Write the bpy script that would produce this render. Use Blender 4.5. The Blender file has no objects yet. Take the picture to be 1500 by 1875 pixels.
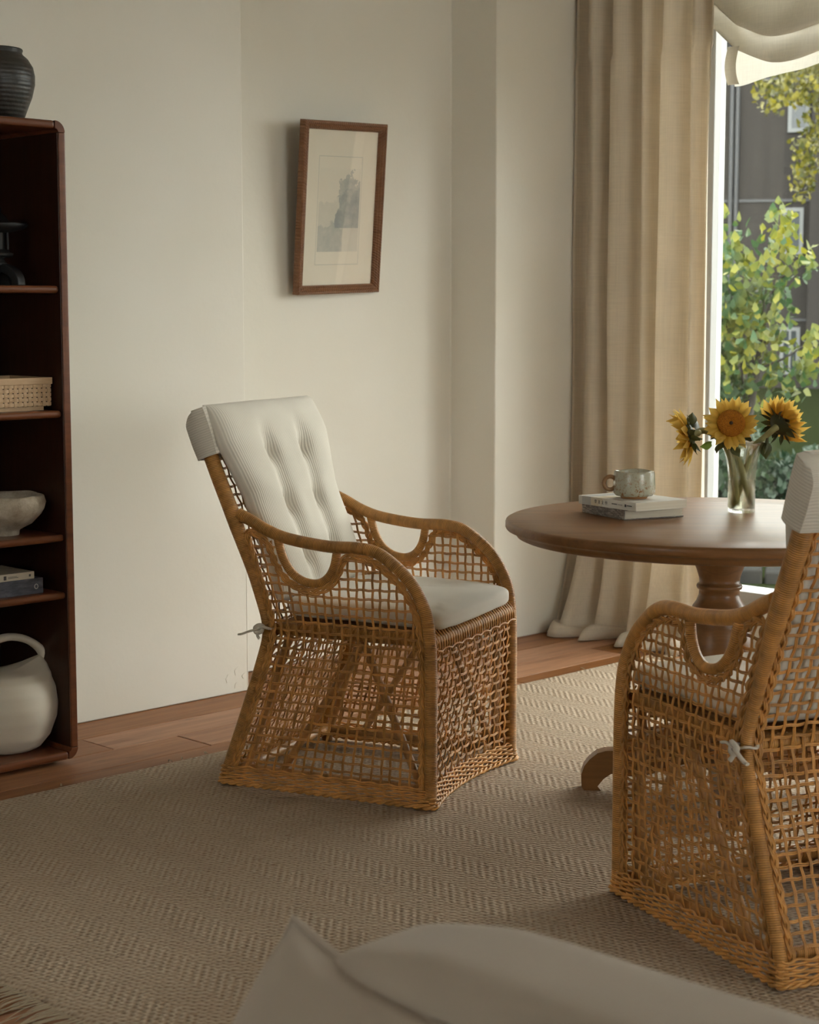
import bpy, math, random
from mathutils import Vector, Matrix, noise as mnoise
R = math.radians
sc = bpy.context.scene
COL = sc.collection
# ------------------------------------------------------------------ camera
cam_d = bpy.data.cameras.new('camera'); cam = bpy.data.objects.new('camera', cam_d); COL.objects.link(cam)
cam_d.sensor_fit = 'HORIZONTAL'; cam_d.sensor_width = 24.0; cam_d.lens = 52.0
cam.location = (0, 0, 1.37); cam.rotation_euler = (R(90 - 6.538), 0, R(-45))
cam_d.dof.use_dof = True; cam_d.dof.focus_distance = 4.95; cam_d.dof.aperture_fstop = 6.3
cam_d.clip_end = 200
sc.camera = cam
# ------------------------------------------------------------------ sky
world = bpy.data.worlds.new('overcast_sky'); sc.world = world; world.use_nodes = True
bg = world.node_tree.nodes['Background']
bg.inputs[0].default_value = (1.0, 0.975, 0.93, 1); bg.inputs[1].default_value = 5.0
# ------------------------------------------------------------------ exposure
sc.view_settings.view_transform = 'Standard'; sc.view_settings.look = 'None'
sc.view_settings.gamma = 1; sc.view_settings.use_curve_mapping = False
sc.view_settings.exposure = 0.97
sc.cycles.use_denoising = True
sc.cycles.max_bounces = 7; sc.cycles.diffuse_bounces = 4; sc.cycles.glossy_bounces = 3; sc.cycles.transmission_bounces = 6; sc.cycles.transparent_max_bounces = 14
sc.cycles.use_adaptive_sampling = True; sc.cycles.adaptive_threshold = .025
sc.cycles.sample_clamp_indirect = 8

# ================================================================== helpers
class MB:
    def __init__(s): s.v = []; s.f = []; s.uv = []; s.sm = []
    def add(s, vs, fs, uvs=None, smooth=True):
        b = len(s.v); s.v += [tuple(p) for p in vs]
        for i, f in enumerate(fs):
            s.f.append([b + k for k in f]); s.sm.append(smooth)
            s.uv.append(uvs[i] if uvs else [(0, 0)] * len(f))
        return s
    def box(s, x0, x1, y0, y1, z0, z1, M=None):
        vs = [Vector((x, y, z)) for z in (z0, z1) for y in (y0, y1) for x in (x0, x1)]
        if M: vs = [M @ p for p in vs]
        return s.add(vs, [(0, 2, 3, 1), (4, 5, 7, 6), (0, 1, 5, 4), (2, 6, 7, 3), (0, 4, 6, 2), (1, 3, 7, 5)], smooth=False)
    def tube(s, path, rad, n=8, closed=False, cap=True, flat=1.0, up=None):
        P = [Vector(p) for p in path]; m = len(P)
        if m < 2: return s
        rr = rad if isinstance(rad, (list, tuple)) else [rad] * m
        T = []
        for i in range(m):
            a = P[(i - 1) % m] if (closed or i > 0) else P[i]
            c = P[(i + 1) % m] if (closed or i < m - 1) else P[i]
            t = c - a; T.append(t.normalized() if t.length > 1e-9 else Vector((0, 0, 1)))
        if up is None:
            up = Vector((0, 0, 1)) if abs(T[0].z) < .9 else Vector((1, 0, 0))
        N = (up - T[0] * up.dot(T[0])).normalized()
        vs = []; L = [0]
        for i in range(1, m): L.append(L[-1] + (P[i] - P[i - 1]).length)
        for i in range(m):
            N = N - T[i] * N.dot(T[i])
            N = N.normalized() if N.length > 1e-9 else T[i].orthogonal().normalized()
            B = T[i].cross(N)
            for k in range(n):
                a = 2 * math.pi * k / n
                vs.append(P[i] + N * (math.cos(a) * rr[i] * flat) + B * (math.sin(a) * rr[i]))
        fs = []; uv = []
        tot = L[-1] + ((P[0] - P[-1]).length if closed else 0)
        for i in range(m if closed else m - 1):
            j = (i + 1) % m; l0 = L[i]; l1 = L[j] if j > 0 else tot
            for k in range(n):
                q = (k + 1) % n
                fs.append((i * n + k, i * n + q, j * n + q, j * n + k))
                uv.append(((k / n, l0), ((k + 1) / n, l0), ((k + 1) / n, l1), (k / n, l1)))
        s.add(vs, fs, uv)
        if cap and not closed:
            s.add(vs[:n][::-1], [tuple(range(n))], smooth=False); s.add(vs[-n:], [tuple(range(n))], smooth=False)
        return s
    def lathe(s, prof, n=32, c=(0, 0, 0), fn=None, capb=True, capt=True):
        vs = []; m = len(prof)
        for i, (r, z) in enumerate(prof):
            for k in range(n):
                a = 2 * math.pi * k / n
                p = Vector((c[0] + r * math.cos(a), c[1] + r * math.sin(a), c[2] + z))
                vs.append(fn(p) if fn else p)
        fs = []; uv = []
        for i in range(m - 1):
            for k in range(n):
                q = (k + 1) % n
                fs.append((i * n + k, i * n + q, (i + 1) * n + q, (i + 1) * n + k))
                uv.append(((k / n, prof[i][1]), ((k + 1) / n, prof[i][1]), ((k + 1) / n, prof[i + 1][1]), (k / n, prof[i + 1][1])))
        s.add(vs, fs, uv)
        if capb and prof[0][0] > 1e-4: s.add(vs[:n][::-1], [tuple(range(n))], smooth=False)
        if capt and prof[-1][0] > 1e-4: s.add(vs[-n:], [tuple(range(n))], smooth=False)
        return s
    def grid(s, nu, nv, fn, uvfn=None, closeu=False):
        vs = [fn(i / (nu if closeu else nu - 1), j / (nv - 1)) for j in range(nv) for i in range(nu)]
        fs = []; uv = []
        for j in range(nv - 1):
            for i in range(nu if closeu else nu - 1):
                q = (i + 1) % nu
                fs.append((j * nu + i, j * nu + q, (j + 1) * nu + q, (j + 1) * nu + i))
                du = nu if closeu else nu - 1
                u0, u1, v0, v1 = i / du, (i + 1) / du, j / (nv - 1), (j + 1) / (nv - 1)
                c = [(u0, v0), (u1, v0), (u1, v1), (u0, v1)]
                uv.append([uvfn(*t) for t in c] if uvfn else c)
        return s.add(vs, fs, uv)
    def prism(s, poly, a0, a1, M, smooth=False):
        """poly in (p,q) extruded along r from a0 to a1; M maps (p,q,r)"""
        n = len(poly)
        vs = [M @ Vector((p, q, a0)) for p, q in poly] + [M @ Vector((p, q, a1)) for p, q in poly]
        s.add(vs, [tuple(range(n))[::-1], tuple(range(n, 2 * n))] , smooth=False)
        s.add(vs, [(i, (i + 1) % n, n + (i + 1) % n, n + i) for i in range(n)], smooth=smooth)
        return s
    def mesh(s, name):
        me = bpy.data.meshes.new(name); me.from_pydata(s.v, [], s.f)
        me.polygons.foreach_set('use_smooth', s.sm)
        ul = me.uv_layers.new(name='UVMap'); flat = [c for f in s.uv for t in f for c in t]
        ul.data.foreach_set('uv', flat); me.update()
        return me
def link(name, me, mat, parent=None, M=None):
    o = bpy.data.objects.new(name, me); COL.objects.link(o)
    if mat is not None and not me.materials: me.materials.append(mat)
    if parent: o.parent = parent
    if M is not None: o.matrix_local = M
    return o
def obj(name, mb, mat, parent=None, loc=None, bevel=0, seg=2, fix=True):
    me = mb.mesh(name)
    if fix:
        import bmesh
        bm = bmesh.new(); bm.from_mesh(me)
        if bevel: bmesh.ops.remove_doubles(bm, verts=bm.verts, dist=1e-5)
        bmesh.ops.recalc_face_normals(bm, faces=bm.faces); bm.to_mesh(me); bm.free()
    o = link(name, me, mat, parent)
    if loc: o.location = loc
    if bevel:
        b = o.modifiers.new('bevel', 'BEVEL'); b.width = bevel; b.segments = seg; b.limit_method = 'ANGLE'; b.angle_limit = R(35)
        for p in me.polygons: p.use_smooth = True
        w = o.modifiers.new('wn', 'WEIGHTED_NORMAL'); w.keep_sharp = True
    return o
def empty(name, loc=(0, 0, 0), rz=0):
    o = bpy.data.objects.new(name, None); COL.objects.link(o); o.location = loc; o.rotation_euler = (0, 0, rz); o.empty_display_size = .1
    return o
def tag(o, label=None, cat=None, group=None, kind=None):
    if label: o['label'] = label
    if cat: o['category'] = cat
    if group: o['group'] = group
    if kind: o['kind'] = kind
    return o
def copy_tree(o, parent=None):
    c = o.copy(); COL.objects.link(c); c.parent = parent
    for ch in o.children: copy_tree(ch, c)
    return c
def lerp(a, b, t): return a + (b - a) * t
def interp(pts, x):
    """piecewise linear on sorted (x,y)"""
    if x <= pts[0][0]: return pts[0][1]
    for (a, b), (c, d) in zip(pts, pts[1:]):
        if x <= c: return b + (d - b) * (x - a) / (c - a)
    return pts[-1][1]
def smoothpath(pts, n=8, closed=False):
    """Catmull-Rom"""
    P = [Vector(p) for p in pts]; m = len(P); out = []
    g = (lambda i: P[i % m]) if closed else (lambda i: P[max(0, min(m - 1, i))])
    for i in range(m if closed else m - 1):
        a, b, c, d = g(i - 1), g(i), g(i + 1), g(i + 2)
        for k in range(n):
            t = k / n
            out.append(.5 * ((2 * b) + (c - a) * t + (2 * a - 5 * b + 4 * c - d) * t * t + (3 * b - a - 3 * c + d) * t ** 3))
    if not closed: out.append(P[-1])
    return out
def resample(P, step, closed=False):
    P = [Vector(p) for p in P]
    if closed: P = P + [P[0]]
    L = [0]
    for a, b in zip(P, P[1:]): L.append(L[-1] + (b - a).length)
    n = max(2, int(round(L[-1] / step))); out = []; k = 0
    for i in range(n if closed else n + 1):
        t = L[-1] * i / n
        while k < len(L) - 2 and L[k + 1] < t: k += 1
        f = (t - L[k]) / max(1e-9, L[k + 1] - L[k]); out.append(P[k].lerp(P[k + 1], f))
    return out
def inpoly(x, y, poly):
    c = False; n = len(poly); j = n - 1
    for i in range(n):
        xi, yi = poly[i]; xj, yj = poly[j]
        if (yi > y) != (yj > y) and x < (xj - xi) * (y - yi) / (yj - yi) + xi: c = not c
        j = i
    return c

# ------------------------------------------------------------------ material kit
def newmat(name, base=(.5, .5, .5), rough=.6, spec=.5):
    m = bpy.data.materials.new(name); m.use_nodes = True; nt = m.node_tree
    b = nt.nodes['Principled BSDF']
    b.inputs['Base Color'].default_value = (*base, 1); b.inputs['Roughness'].default_value = rough
    b.inputs['Specular IOR Level'].default_value = spec
    return m, nt, b
def nd(nt, t, **k):
    n = nt.nodes.new(t)
    for a, v in k.items():
        if a.startswith('i_'):
            key = a[2:]; key = int(key) if key.isdigit() else key.replace('_', ' ')
            n.inputs[key].default_value = v
        else: setattr(n, a, v)
    return n
def coords(nt, kind='Object', scale=(1, 1, 1), rot=(0, 0, 0)):
    tc = nd(nt, 'ShaderNodeTexCoord'); mp = nd(nt, 'ShaderNodeMapping')
    mp.inputs['Scale'].default_value = scale; mp.inputs['Rotation'].default_value = rot
    nt.links.new(tc.outputs[kind], mp.inputs['Vector']); return mp.outputs[0]
def noise(nt, vec, scale, detail=3, rough=.5, dist=0):
    n = nd(nt, 'ShaderNodeTexNoise'); n.inputs['Scale'].default_value = scale; n.inputs['Detail'].default_value = detail
    n.inputs['Roughness'].default_value = rough; n.inputs['Distortion'].default_value = dist
    nt.links.new(vec, n.inputs['Vector']); return n.outputs['Fac']
def ramp(nt, fac, stops):
    r = nd(nt, 'ShaderNodeValToRGB'); cr = r.color_ramp
    while len(cr.elements) < len(stops): cr.elements.new(.5)
    for e, (p, c) in zip(cr.elements, stops): e.position = p; e.color = (*c, 1) if len(c) == 3 else c
    nt.links.new(fac, r.inputs[0]); return r.outputs[0]
def mixc(nt, fac, a, b, mode='MIX'):
    m = nd(nt, 'ShaderNodeMix', data_type='RGBA', blend_type=mode)
    for i, v in ((0, fac), (6, a), (7, b)):
        if isinstance(v, (int, float)): m.inputs[i].default_value = v
        elif isinstance(v, tuple): m.inputs[i].default_value = (*v, 1) if len(v) == 3 else v
        else: nt.links.new(v, m.inputs[i])
    return m.outputs[2]
def math_(nt, op, a, b=0, c=None):
    m = nd(nt, 'ShaderNodeMath', operation=op)
    for i, v in enumerate((a, b) if c is None else (a, b, c)):
        if isinstance(v, (int, float)): m.inputs[i].default_value = v
        else: nt.links.new(v, m.inputs[i])
    return m.outputs[0]
def bump(nt, b, h, strength=.3, dist=.002):
    n = nd(nt, 'ShaderNodeBump'); n.inputs['Strength'].default_value = strength; n.inputs['Distance'].default_value = dist
    nt.links.new(h, n.inputs['Height'])
    nt.links.new(n.outputs[0], b.inputs['Normal'] if 'Normal' in b.inputs else b); return n
def sep(nt, vec):
    s = nd(nt, 'ShaderNodeSeparateXYZ'); nt.links.new(vec, s.inputs[0]); return s.outputs
def col(nt, b, c): nt.links.new(c, b.inputs['Base Color'])

def m_plaster(name, base):
    m, nt, b = newmat(name, base, .85, .25); v = coords(nt)
    n1 = noise(nt, v, 1.3, 2, .6)
    c = mixc(nt, ramp(nt, n1, [(.3, (0, 0, 0)), (.7, (1, 1, 1))]), (base[0] * .95, base[1] * .935, base[2] * .90), base)
    col(nt, b, c); bump(nt, b, noise(nt, v, 16, 3, .6), .25, .004); return m
def m_wood(name, c1, c2, rough=.4, axis='X', scale=1., rnd=.0, dark=None, spec=.5, bmp=.15):
    m, nt, b = newmat(name, c1, rough, spec)
    s = {'X': (1.2, 14, 14), 'Y': (14, 1.2, 14), 'Z': (14, 14, 1.2)}[axis]
    tc = nd(nt, 'ShaderNodeTexCoord'); oi = nd(nt, 'ShaderNodeObjectInfo')
    add = nd(nt, 'ShaderNodeVectorMath', operation='ADD'); mul = nd(nt, 'ShaderNodeVectorMath', operation='SCALE')
    cmb = nd(nt, 'ShaderNodeCombineXYZ')
    for i in range(3): nt.links.new(oi.outputs['Random'], cmb.inputs[i])
    nt.links.new(cmb.outputs[0], mul.inputs[0]); mul.inputs['Scale'].default_value = 37.0 if rnd else 0
    nt.links.new(tc.outputs['Object'], add.inputs[0]); nt.links.new(mul.outputs[0], add.inputs[1])
    mp = nd(nt, 'ShaderNodeMapping'); mp.inputs['Scale'].default_value = tuple(x * scale for x in s); nt.links.new(add.outputs[0], mp.inputs[0])
    v = mp.outputs[0]
    g = noise(nt, v, 2.2, 6, .62, .6); g2 = noise(nt, v, 9, 3, .6)
    c = ramp(nt, g, [(.28, c2), (.5, tuple((x + y) / 2 for x, y in zip(c1, c2))), (.72, c1)])
    c = mixc(nt, math_(nt, 'MULTIPLY', g2, .35), c, c2)
    if dark:
        k = ramp(nt, noise(nt, v, 1.1, 4, .7, 1.5), [(.6, (0, 0, 0)), (.75, (1, 1, 1))]); c = mixc(nt, math_(nt, 'MULTIPLY', k, .6), c, dark)
    if rnd:
        hv = nd(nt, 'ShaderNodeHueSaturation'); nt.links.new(c, hv.inputs['Color'])
        nt.links.new(math_(nt, 'MULTIPLY_ADD', oi.outputs['Random'], rnd, 1 - rnd / 2), hv.inputs['Value'])
        nt.links.new(math_(nt, 'MULTIPLY_ADD', oi.outputs['Random'], -.3, 1.12), hv.inputs['Saturation']); c = hv.outputs[0]
    col(nt, b, c); bump(nt, b, g2, bmp, .002); return m
def m_rattan(name, base, wrap=0):
    m, nt, b = newmat(name, base, .38, .5)
    oi = nd(nt, 'ShaderNodeObjectInfo'); v = coords(nt, 'Object')
    n = noise(nt, v, 22, 4, .6); c = ramp(nt, n, [(.3, tuple(x * .62 for x in base)), (.55, base), (.8, tuple(min(1, x * 1.28) for x in base))])
    hv = nd(nt, 'ShaderNodeHueSaturation'); nt.links.new(c, hv.inputs['Color'])
    nt.links.new(math_(nt, 'MULTIPLY_ADD', oi.outputs['Random'], .3, .86), hv.inputs['Value']); c = hv.outputs[0]
    if wrap:
        u = sep(nt, coords(nt, 'UV'))
        ph = math_(nt, 'ADD', math_(nt, 'MULTIPLY', u[1], 1 / wrap), u[0])
        w = math_(nt, 'SINE', math_(nt, 'MULTIPLY', ph, 2 * math.pi)); h = math_(nt, 'MULTIPLY_ADD', w, .5, .5)
        c = mixc(nt, math_(nt, 'MULTIPLY', math_(nt, 'POWER', math_(nt, 'SUBTRACT', 1, h), 3), .75), c, tuple(x * .3 for x in base))
        bump(nt, b, h, .55, .0016)
        n1 = nd(nt, 'ShaderNodeTexNoise', noise_dimensions='1D'); nt.links.new(math_(nt, 'MULTIPLY', u[1], 1 / wrap / 3), n1.inputs['W']); n1.inputs['Scale'].default_value = 1
        c = mixc(nt, .3, c, ramp(nt, n1.outputs['Fac'], [(.3, (.55, .55, .55)), (.7, (1.25, 1.2, 1.1))]), 'MULTIPLY')
    col(nt, b, c); return m
def m_fabric(name, base, rib=0, trans=0, weave=900, bmp=.25, ribu=False, spec=.1, slub=0):
    m, nt, b = newmat(name, base, .95, spec); b.inputs['Sheen Weight'].default_value = .15
    v = coords(nt); n = noise(nt, v, 6, 3); n2 = noise(nt, v, weave, 1)
    c = mixc(nt, n, tuple(x * .93 for x in base), tuple(min(1, x * 1.04) for x in base))
    if slub:
        vs = coords(nt, 'Object', (260, 260, 5)); vh = coords(nt, 'Object', (9, 9, 330))
        k = math_(nt, 'ADD', noise(nt, vs, 1, 2), noise(nt, vh, 1, 2)); k = math_(nt, 'MULTIPLY', k, .5)
        c = mixc(nt, 1.0, c, ramp(nt, k, [(.36, (1 - slub,) * 3), (.62, (1.0,) * 3)]), 'MULTIPLY')
    if rib:
        u = sep(nt, coords(nt, 'UV')); w = math_(nt, 'SINE', math_(nt, 'MULTIPLY', u[0 if ribu else 1], 2 * math.pi / rib))
        h = math_(nt, 'MULTIPLY_ADD', w, .5, .5)
        c = mixc(nt, math_(nt, 'MULTIPLY', math_(nt, 'SUBTRACT', 1, h), .3), c, tuple(x * .55 for x in base))
        h = math_(nt, 'ADD', h, math_(nt, 'MULTIPLY', n2, .4)); bump(nt, b, h, bmp, .0012)
    else: bump(nt, b, n2, bmp, .0006)
    col(nt, b, c)
    if trans:
        out = nt.nodes['Material Output']; tr = nd(nt, 'ShaderNodeBsdfTranslucent'); nt.links.new(c, tr.inputs[0])
        mx = nd(nt, 'ShaderNodeMixShader'); mx.inputs[0].default_value = trans
        nt.links.new(b.outputs[0], mx.inputs[1]); nt.links.new(tr.outputs[0], mx.inputs[2]); nt.links.new(mx.outputs[0], out.inputs[0])
    return m
def m_leaf(name, c1, c2, trans=.35, rough=.5):
    m, nt, b = newmat(name, c1, rough, .3); oi = nd(nt, 'ShaderNodeObjectInfo'); v = coords(nt)
    n = noise(nt, v, 2.2, 2); f = math_(nt, 'ADD', math_(nt, 'MULTIPLY', oi.outputs['Random'], .6), math_(nt, 'MULTIPLY_ADD', n, 2.2, -.9))
    c = mixc(nt, ramp(nt, f, [(.15, (0, 0, 0)), (.85, (1, 1, 1))]), c1, c2); col(nt, b, c)
    out = nt.nodes['Material Output']; tr = nd(nt, 'ShaderNodeBsdfTranslucent'); nt.links.new(c, tr.inputs[0])
    mx = nd(nt, 'ShaderNodeMixShader'); mx.inputs[0].default_value = trans
    nt.links.new(b.outputs[0], mx.inputs[1]); nt.links.new(tr.outputs[0], mx.inputs[2]); nt.links.new(mx.outputs[0], out.inputs[0]); return m
def m_pane(name, tint=(1, 1, 1), ior=1.5):
    """thin glass: straight-through with a fresnel reflection"""
    m = bpy.data.materials.new(name); m.use_nodes = True; nt = m.node_tree; nt.nodes.clear()
    out = nd(nt, 'ShaderNodeOutputMaterial'); t = nd(nt, 'ShaderNodeBsdfTransparent'); t.inputs[0].default_value = (*tint, 1)
    g = nd(nt, 'ShaderNodeBsdfGlossy'); g.inputs['Roughness'].default_value = .0; fr = nd(nt, 'ShaderNodeFresnel')
    ge = nd(nt, 'ShaderNodeNewGeometry'); nt.links.new(math_(nt, 'MULTIPLY_ADD', ge.outputs['Backfacing'], 1 / ior - ior, ior), fr.inputs[0])
    mx = nd(nt, 'ShaderNodeMixShader'); nt.links.new(fr.outputs[0], mx.inputs[0]); nt.links.new(t.outputs[0], mx.inputs[1])
    nt.links.new(g.outputs[0], mx.inputs[2]); nt.links.new(mx.outputs[0], out.inputs[0]); return m
def m_rug():
    m, nt, b = newmat('jute_rug', (.4, .33, .24), .95, .1)
    v = coords(nt); x, y, z = sep(nt, v)
    wob = math_(nt, 'MULTIPLY', math_(nt, 'SUBTRACT', noise(nt, v, 5, 2), .5), .03)
    xx = math_(nt, 'ADD', x, wob)
    tri = math_(nt, 'PINGPONG', xx, .092)
    ph = math_(nt, 'MULTIPLY', math_(nt, 'ADD', math_(nt, 'ADD', y, tri), wob), 2 * math.pi / .026)
    s = math_(nt, 'MULTIPLY_ADD', math_(nt, 'SINE', ph), .5, .5)
    half = math_(nt, 'GREATER_THAN', math_(nt, 'PINGPONG', xx, .092), .046)
    # yarn crossing: knots in a brick-like twill, a little irregular
    w1 = math_(nt, 'MULTIPLY', noise(nt, v, 40, 2), .022); w2 = math_(nt, 'MULTIPLY', noise(nt, v, 33, 2), .03)
    kx = math_(nt, 'SINE', math_(nt, 'MULTIPLY', math_(nt, 'ADD', math_(nt, 'ADD', x, y), w1), 2 * math.pi / .026)); ky = math_(nt, 'SINE', math_(nt, 'MULTIPLY', math_(nt, 'ADD', math_(nt, 'SUBTRACT', x, y), w2), 2 * math.pi / .036))
    kn = math_(nt, 'MULTIPLY_ADD', math_(nt, 'MULTIPLY', kx, ky), .5, .5)
    nb = noise(nt, v, 1.6, 3); nf = noise(nt, v, 60, 3, .7); nm = noise(nt, v, 9, 3, .6)
    light = mixc(nt, nm, (.50, .41, .31), (.43, .335, .245)); dark = mixc(nt, nm, (.30, .20, .13), (.39, .29, .20))
    f = math_(nt, 'MULTIPLY', math_(nt, 'POWER', s, 2.2), math_(nt, 'MULTIPLY_ADD', nb, 1.3, -.05))
    f = math_(nt, 'MULTIPLY', f, math_(nt, 'MULTIPLY_ADD', nf, 1.1, .25))
    c = mixc(nt, f, light, dark)
    gap = math_(nt, 'POWER', math_(nt, 'SUBTRACT', 1, kn), 3.0)
    c = mixc(nt, math_(nt, 'MULTIPLY', gap, math_(nt, 'MULTIPLY_ADD', nf, 1.2, .05)), c, (.13, .075, .04))
    fl = ramp(nt, noise(nt, v, 34, 2, .6), [(.68, (0, 0, 0)), (.76, (1, 1, 1))]); c = mixc(nt, math_(nt, 'MULTIPLY', fl, .4), c, (.2, .09, .04))
    col(nt, b, c)
    h = math_(nt, 'ADD', math_(nt, 'MULTIPLY', kn, .8), math_(nt, 'ADD', math_(nt, 'MULTIPLY', s, -.5), math_(nt, 'MULTIPLY', nf, .6)))
    bump(nt, b, h, .9, .005); return m

MAT = {}
MAT['plaster'] = m_plaster('plaster', (.765, .735, .665))
MAT['ceil'] = m_plaster('ceiling_plaster', (.84, .81, .75))
MAT['plank'] = m_wood('floor_plank', (.37, .16, .058), (.19, .072, .026), .5, 'X', .9, .75, (.06, .028, .014), spec=.3)
MAT['subfloor'] = newmat('subfloor', (.03, .018, .01), .9)[0]
MAT['walnut'] = m_wood('walnut', (.055, .018, .007), (.028, .009, .004), .33, 'Z', 1)  # shade inside the bookshelf put into the colour, darker than its edges
MAT['walnut_x'] = m_wood('walnut_across', (.20, .066, .024), (.10, .03, .011), .33, 'X', 1)
MAT['table'] = m_wood('table_oak', (.27, .128, .048), (.15, .068, .024), .34, 'X', .8, 0, (.08, .038, .016), spec=.35)
MAT['rattan'] = m_rattan('rattan_strand', (.60, .295, .082))
MAT['wrap'] = m_rattan('rattan_wrapped', (.62, .30, .078), .0048)
MAT['pole'] = m_rattan('rattan_pole', (.48, .26, .10))
MAT['cord'] = m_fabric('cushion_corduroy', (.70, .655, .57), .0066, 0, 900, .5, True)
MAT['cordh'] = m_fabric('cushion_corduroy_across', (.69, .645, .56), .0066, 0, 900, .5, False)
MAT['seatfab'] = m_fabric('cushion_linen', (.70, .66, .58), 0, 0, 500, .3)
MAT['tie'] = m_fabric('cotton_tie', (.62, .57, .49))
MAT['curtain'] = m_fabric('linen_curtain', (.83, .745, .62), 0, .42, 700, .2, slub=.10)
MAT['blind'] = m_fabric('blind_linen', (.78, .74, .65), 0, .38, 700, .2, slub=.10)
MAT['sofa'] = m_fabric('sofa_linen', (.43, .365, .30), 0, 0, 500, .3)
MAT['rug'] = m_rug()
MAT['fringe'] = m_fabric('jute_fringe', (.40, .32, .22))
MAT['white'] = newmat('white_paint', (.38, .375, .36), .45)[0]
MAT['pane'] = m_pane('window_glass', (.93, .96, .95), 1.3)
MAT['pglass'] = m_pane('picture_glass', (1, 1, 1), 1.6)
MAT['black'] = newmat('black_iron', (.012, .012, .013), .5)[0]

# ================================================================== setting
XW, YW, YR, X0, X1 = 5.98, 4.86, 5.11, 4.037, 5.352
CEIL = 3.3
def struct(o): o['kind'] = 'structure'; return o
mb = MB(); mb.box(-2.6, XW + .05, -3.1, 5.3, -.12, -.018); floor = struct(obj('floor', mb, MAT['subfloor']))
random.seed(5)
PW_ = .1755; y = 4.335
rows = []
yy = 4.50
while yy < 5.2: rows.append(yy); yy += PW_
yy = 4.50 - PW_
while yy > -3.1: rows.append(yy); yy -= PW_
for r in sorted(rows):
    x = -2.6 - random.random() * 1.5
    if abs(r - 4.50) < .01: x = 3.19 - 2.9 - 2.9
    while x < XW:
        L = random.choice((2.1, 2.6, 2.9, 3.3)) if abs(r - 4.50) > .01 else 2.9
        a, b_ = max(x, -2.6), min(x + L, XW + .04)
        if b_ - a > .05:
            mb = MB(); g = .0018; hh = random.uniform(-.0012, 0)
            l2 = (b_ - a) / 2 - g
            mb.box(-l2, l2, g, PW_ - g, -.02, 0)
            p = obj('plank', mb, MAT['plank'], floor, (a + l2 + g, r, hh), bevel=.002, seg=1)
        x += L
# main wall with its niche and pilaster, one plaster skin
mb = MB(); outl = [(-2.6, YW), (X0, YW), (X0, YR), (X1, YR), (X1, YW), (6.35, YW), (6.35, 5.35), (-2.6, 5.35)]
mb.prism(outl, 0, CEIL, Matrix.Identity(4)); wall_back = struct(obj('wall_back', mb, MAT['plaster'], bevel=.006, seg=3))
WY0, WY1, WZ0, WZ1 = 1.20, 4.56, .17, 2.95
mb = MB()
ring = [(-3.1, 0), (5.2, 0), (5.2, CEIL), (-3.1, CEIL)]
mb.box(XW, XW + .32, -3.1, WY0, 0, CEIL); mb.box(XW, XW + .32, WY1, YW, 0, CEIL)
mb.box(XW, XW + .32, WY0, WY1, 0, WZ0); mb.box(XW, XW + .32, WY0, WY1, WZ1, CEIL)
struct(obj('wall_right', mb, MAT['plaster']))
mb = MB(); mb.box(-2.9, -2.6, -3.4, 1.5, -.12, CEIL); mb.box(-2.9, -2.6, 2.7, 5.35, -.12, CEIL); mb.box(-2.9, -2.6, 1.5, 2.7, -.12, .9); mb.box(-2.9, -2.6, 1.5, 2.7, 2.4, CEIL)
struct(obj('wall_left', mb, MAT['plaster']))
mb = MB(); mb.box(-2.6, 1.9, -3.4, -3.1, -.12, CEIL); mb.box(4.3, XW + .3, -3.4, -3.1, -.12, CEIL); mb.box(1.9, 4.3, -3.4, -3.1, -.12, .9); mb.box(1.9, 4.3, -3.4, -3.1, 2.6, CEIL); struct(obj('wall_front', mb, MAT['plaster']))
mb = MB(); mb.box(-2.9, XW + .35, -3.4, 5.35, CEIL, CEIL + .2); struct(obj('ceiling', mb, MAT['ceil']))
# metal corner bead showing where the plaster has chipped, with flakes
mb = MB(); mb.tube([(X0 - .002, YW + .002, .001), (X0 - .002, YW + .002, .62)], .003, 8)
bead = obj('corner_bead', mb, MAT['plaster'], wall_back)
random.seed(3)
for k in range(6):
    z = random.uniform(.0, .07); xk = X0 - .012 - random.random() * (.085 if z < .12 else .03)
    n = 6; pts = []
    r = random.uniform(.006, .02)
    for i in range(n):
        a = 2 * math.pi * i / n; q = r * random.uniform(.5, 1.2); pts.append((xk + q * math.cos(a) * .7, max(.001, z + .012 + q * math.sin(a))))
    mb = MB(); M = Matrix(((1, 0, 0, 0), (0, 0, -1, YW), (0, 1, 0, 0), (0, 0, 0, 1)))
    mb.prism(pts, -.001, random.uniform(.0008, .0014), M); obj('plaster_flake', mb, MAT['plaster'], wall_back)
# window
win = struct(empty('window_1', (XW, 0, 0)))
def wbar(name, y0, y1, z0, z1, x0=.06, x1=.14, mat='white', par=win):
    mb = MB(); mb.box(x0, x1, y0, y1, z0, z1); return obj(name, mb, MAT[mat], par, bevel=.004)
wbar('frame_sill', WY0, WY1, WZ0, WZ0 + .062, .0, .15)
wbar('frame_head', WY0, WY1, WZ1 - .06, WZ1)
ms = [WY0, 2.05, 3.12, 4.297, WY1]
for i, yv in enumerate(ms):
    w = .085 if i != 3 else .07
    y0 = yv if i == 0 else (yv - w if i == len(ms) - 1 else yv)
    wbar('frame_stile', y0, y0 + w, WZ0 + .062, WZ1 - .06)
for i in range(4):
    y0, y1 = ms[i] + .085, (ms[i + 1] if i < 3 else WY1 - .085)
    mb = MB(); mb.box(.098, .102, y0, y1, WZ0 + .062, WZ1 - .06); obj('pane', mb, MAT['pane'], win)
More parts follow.
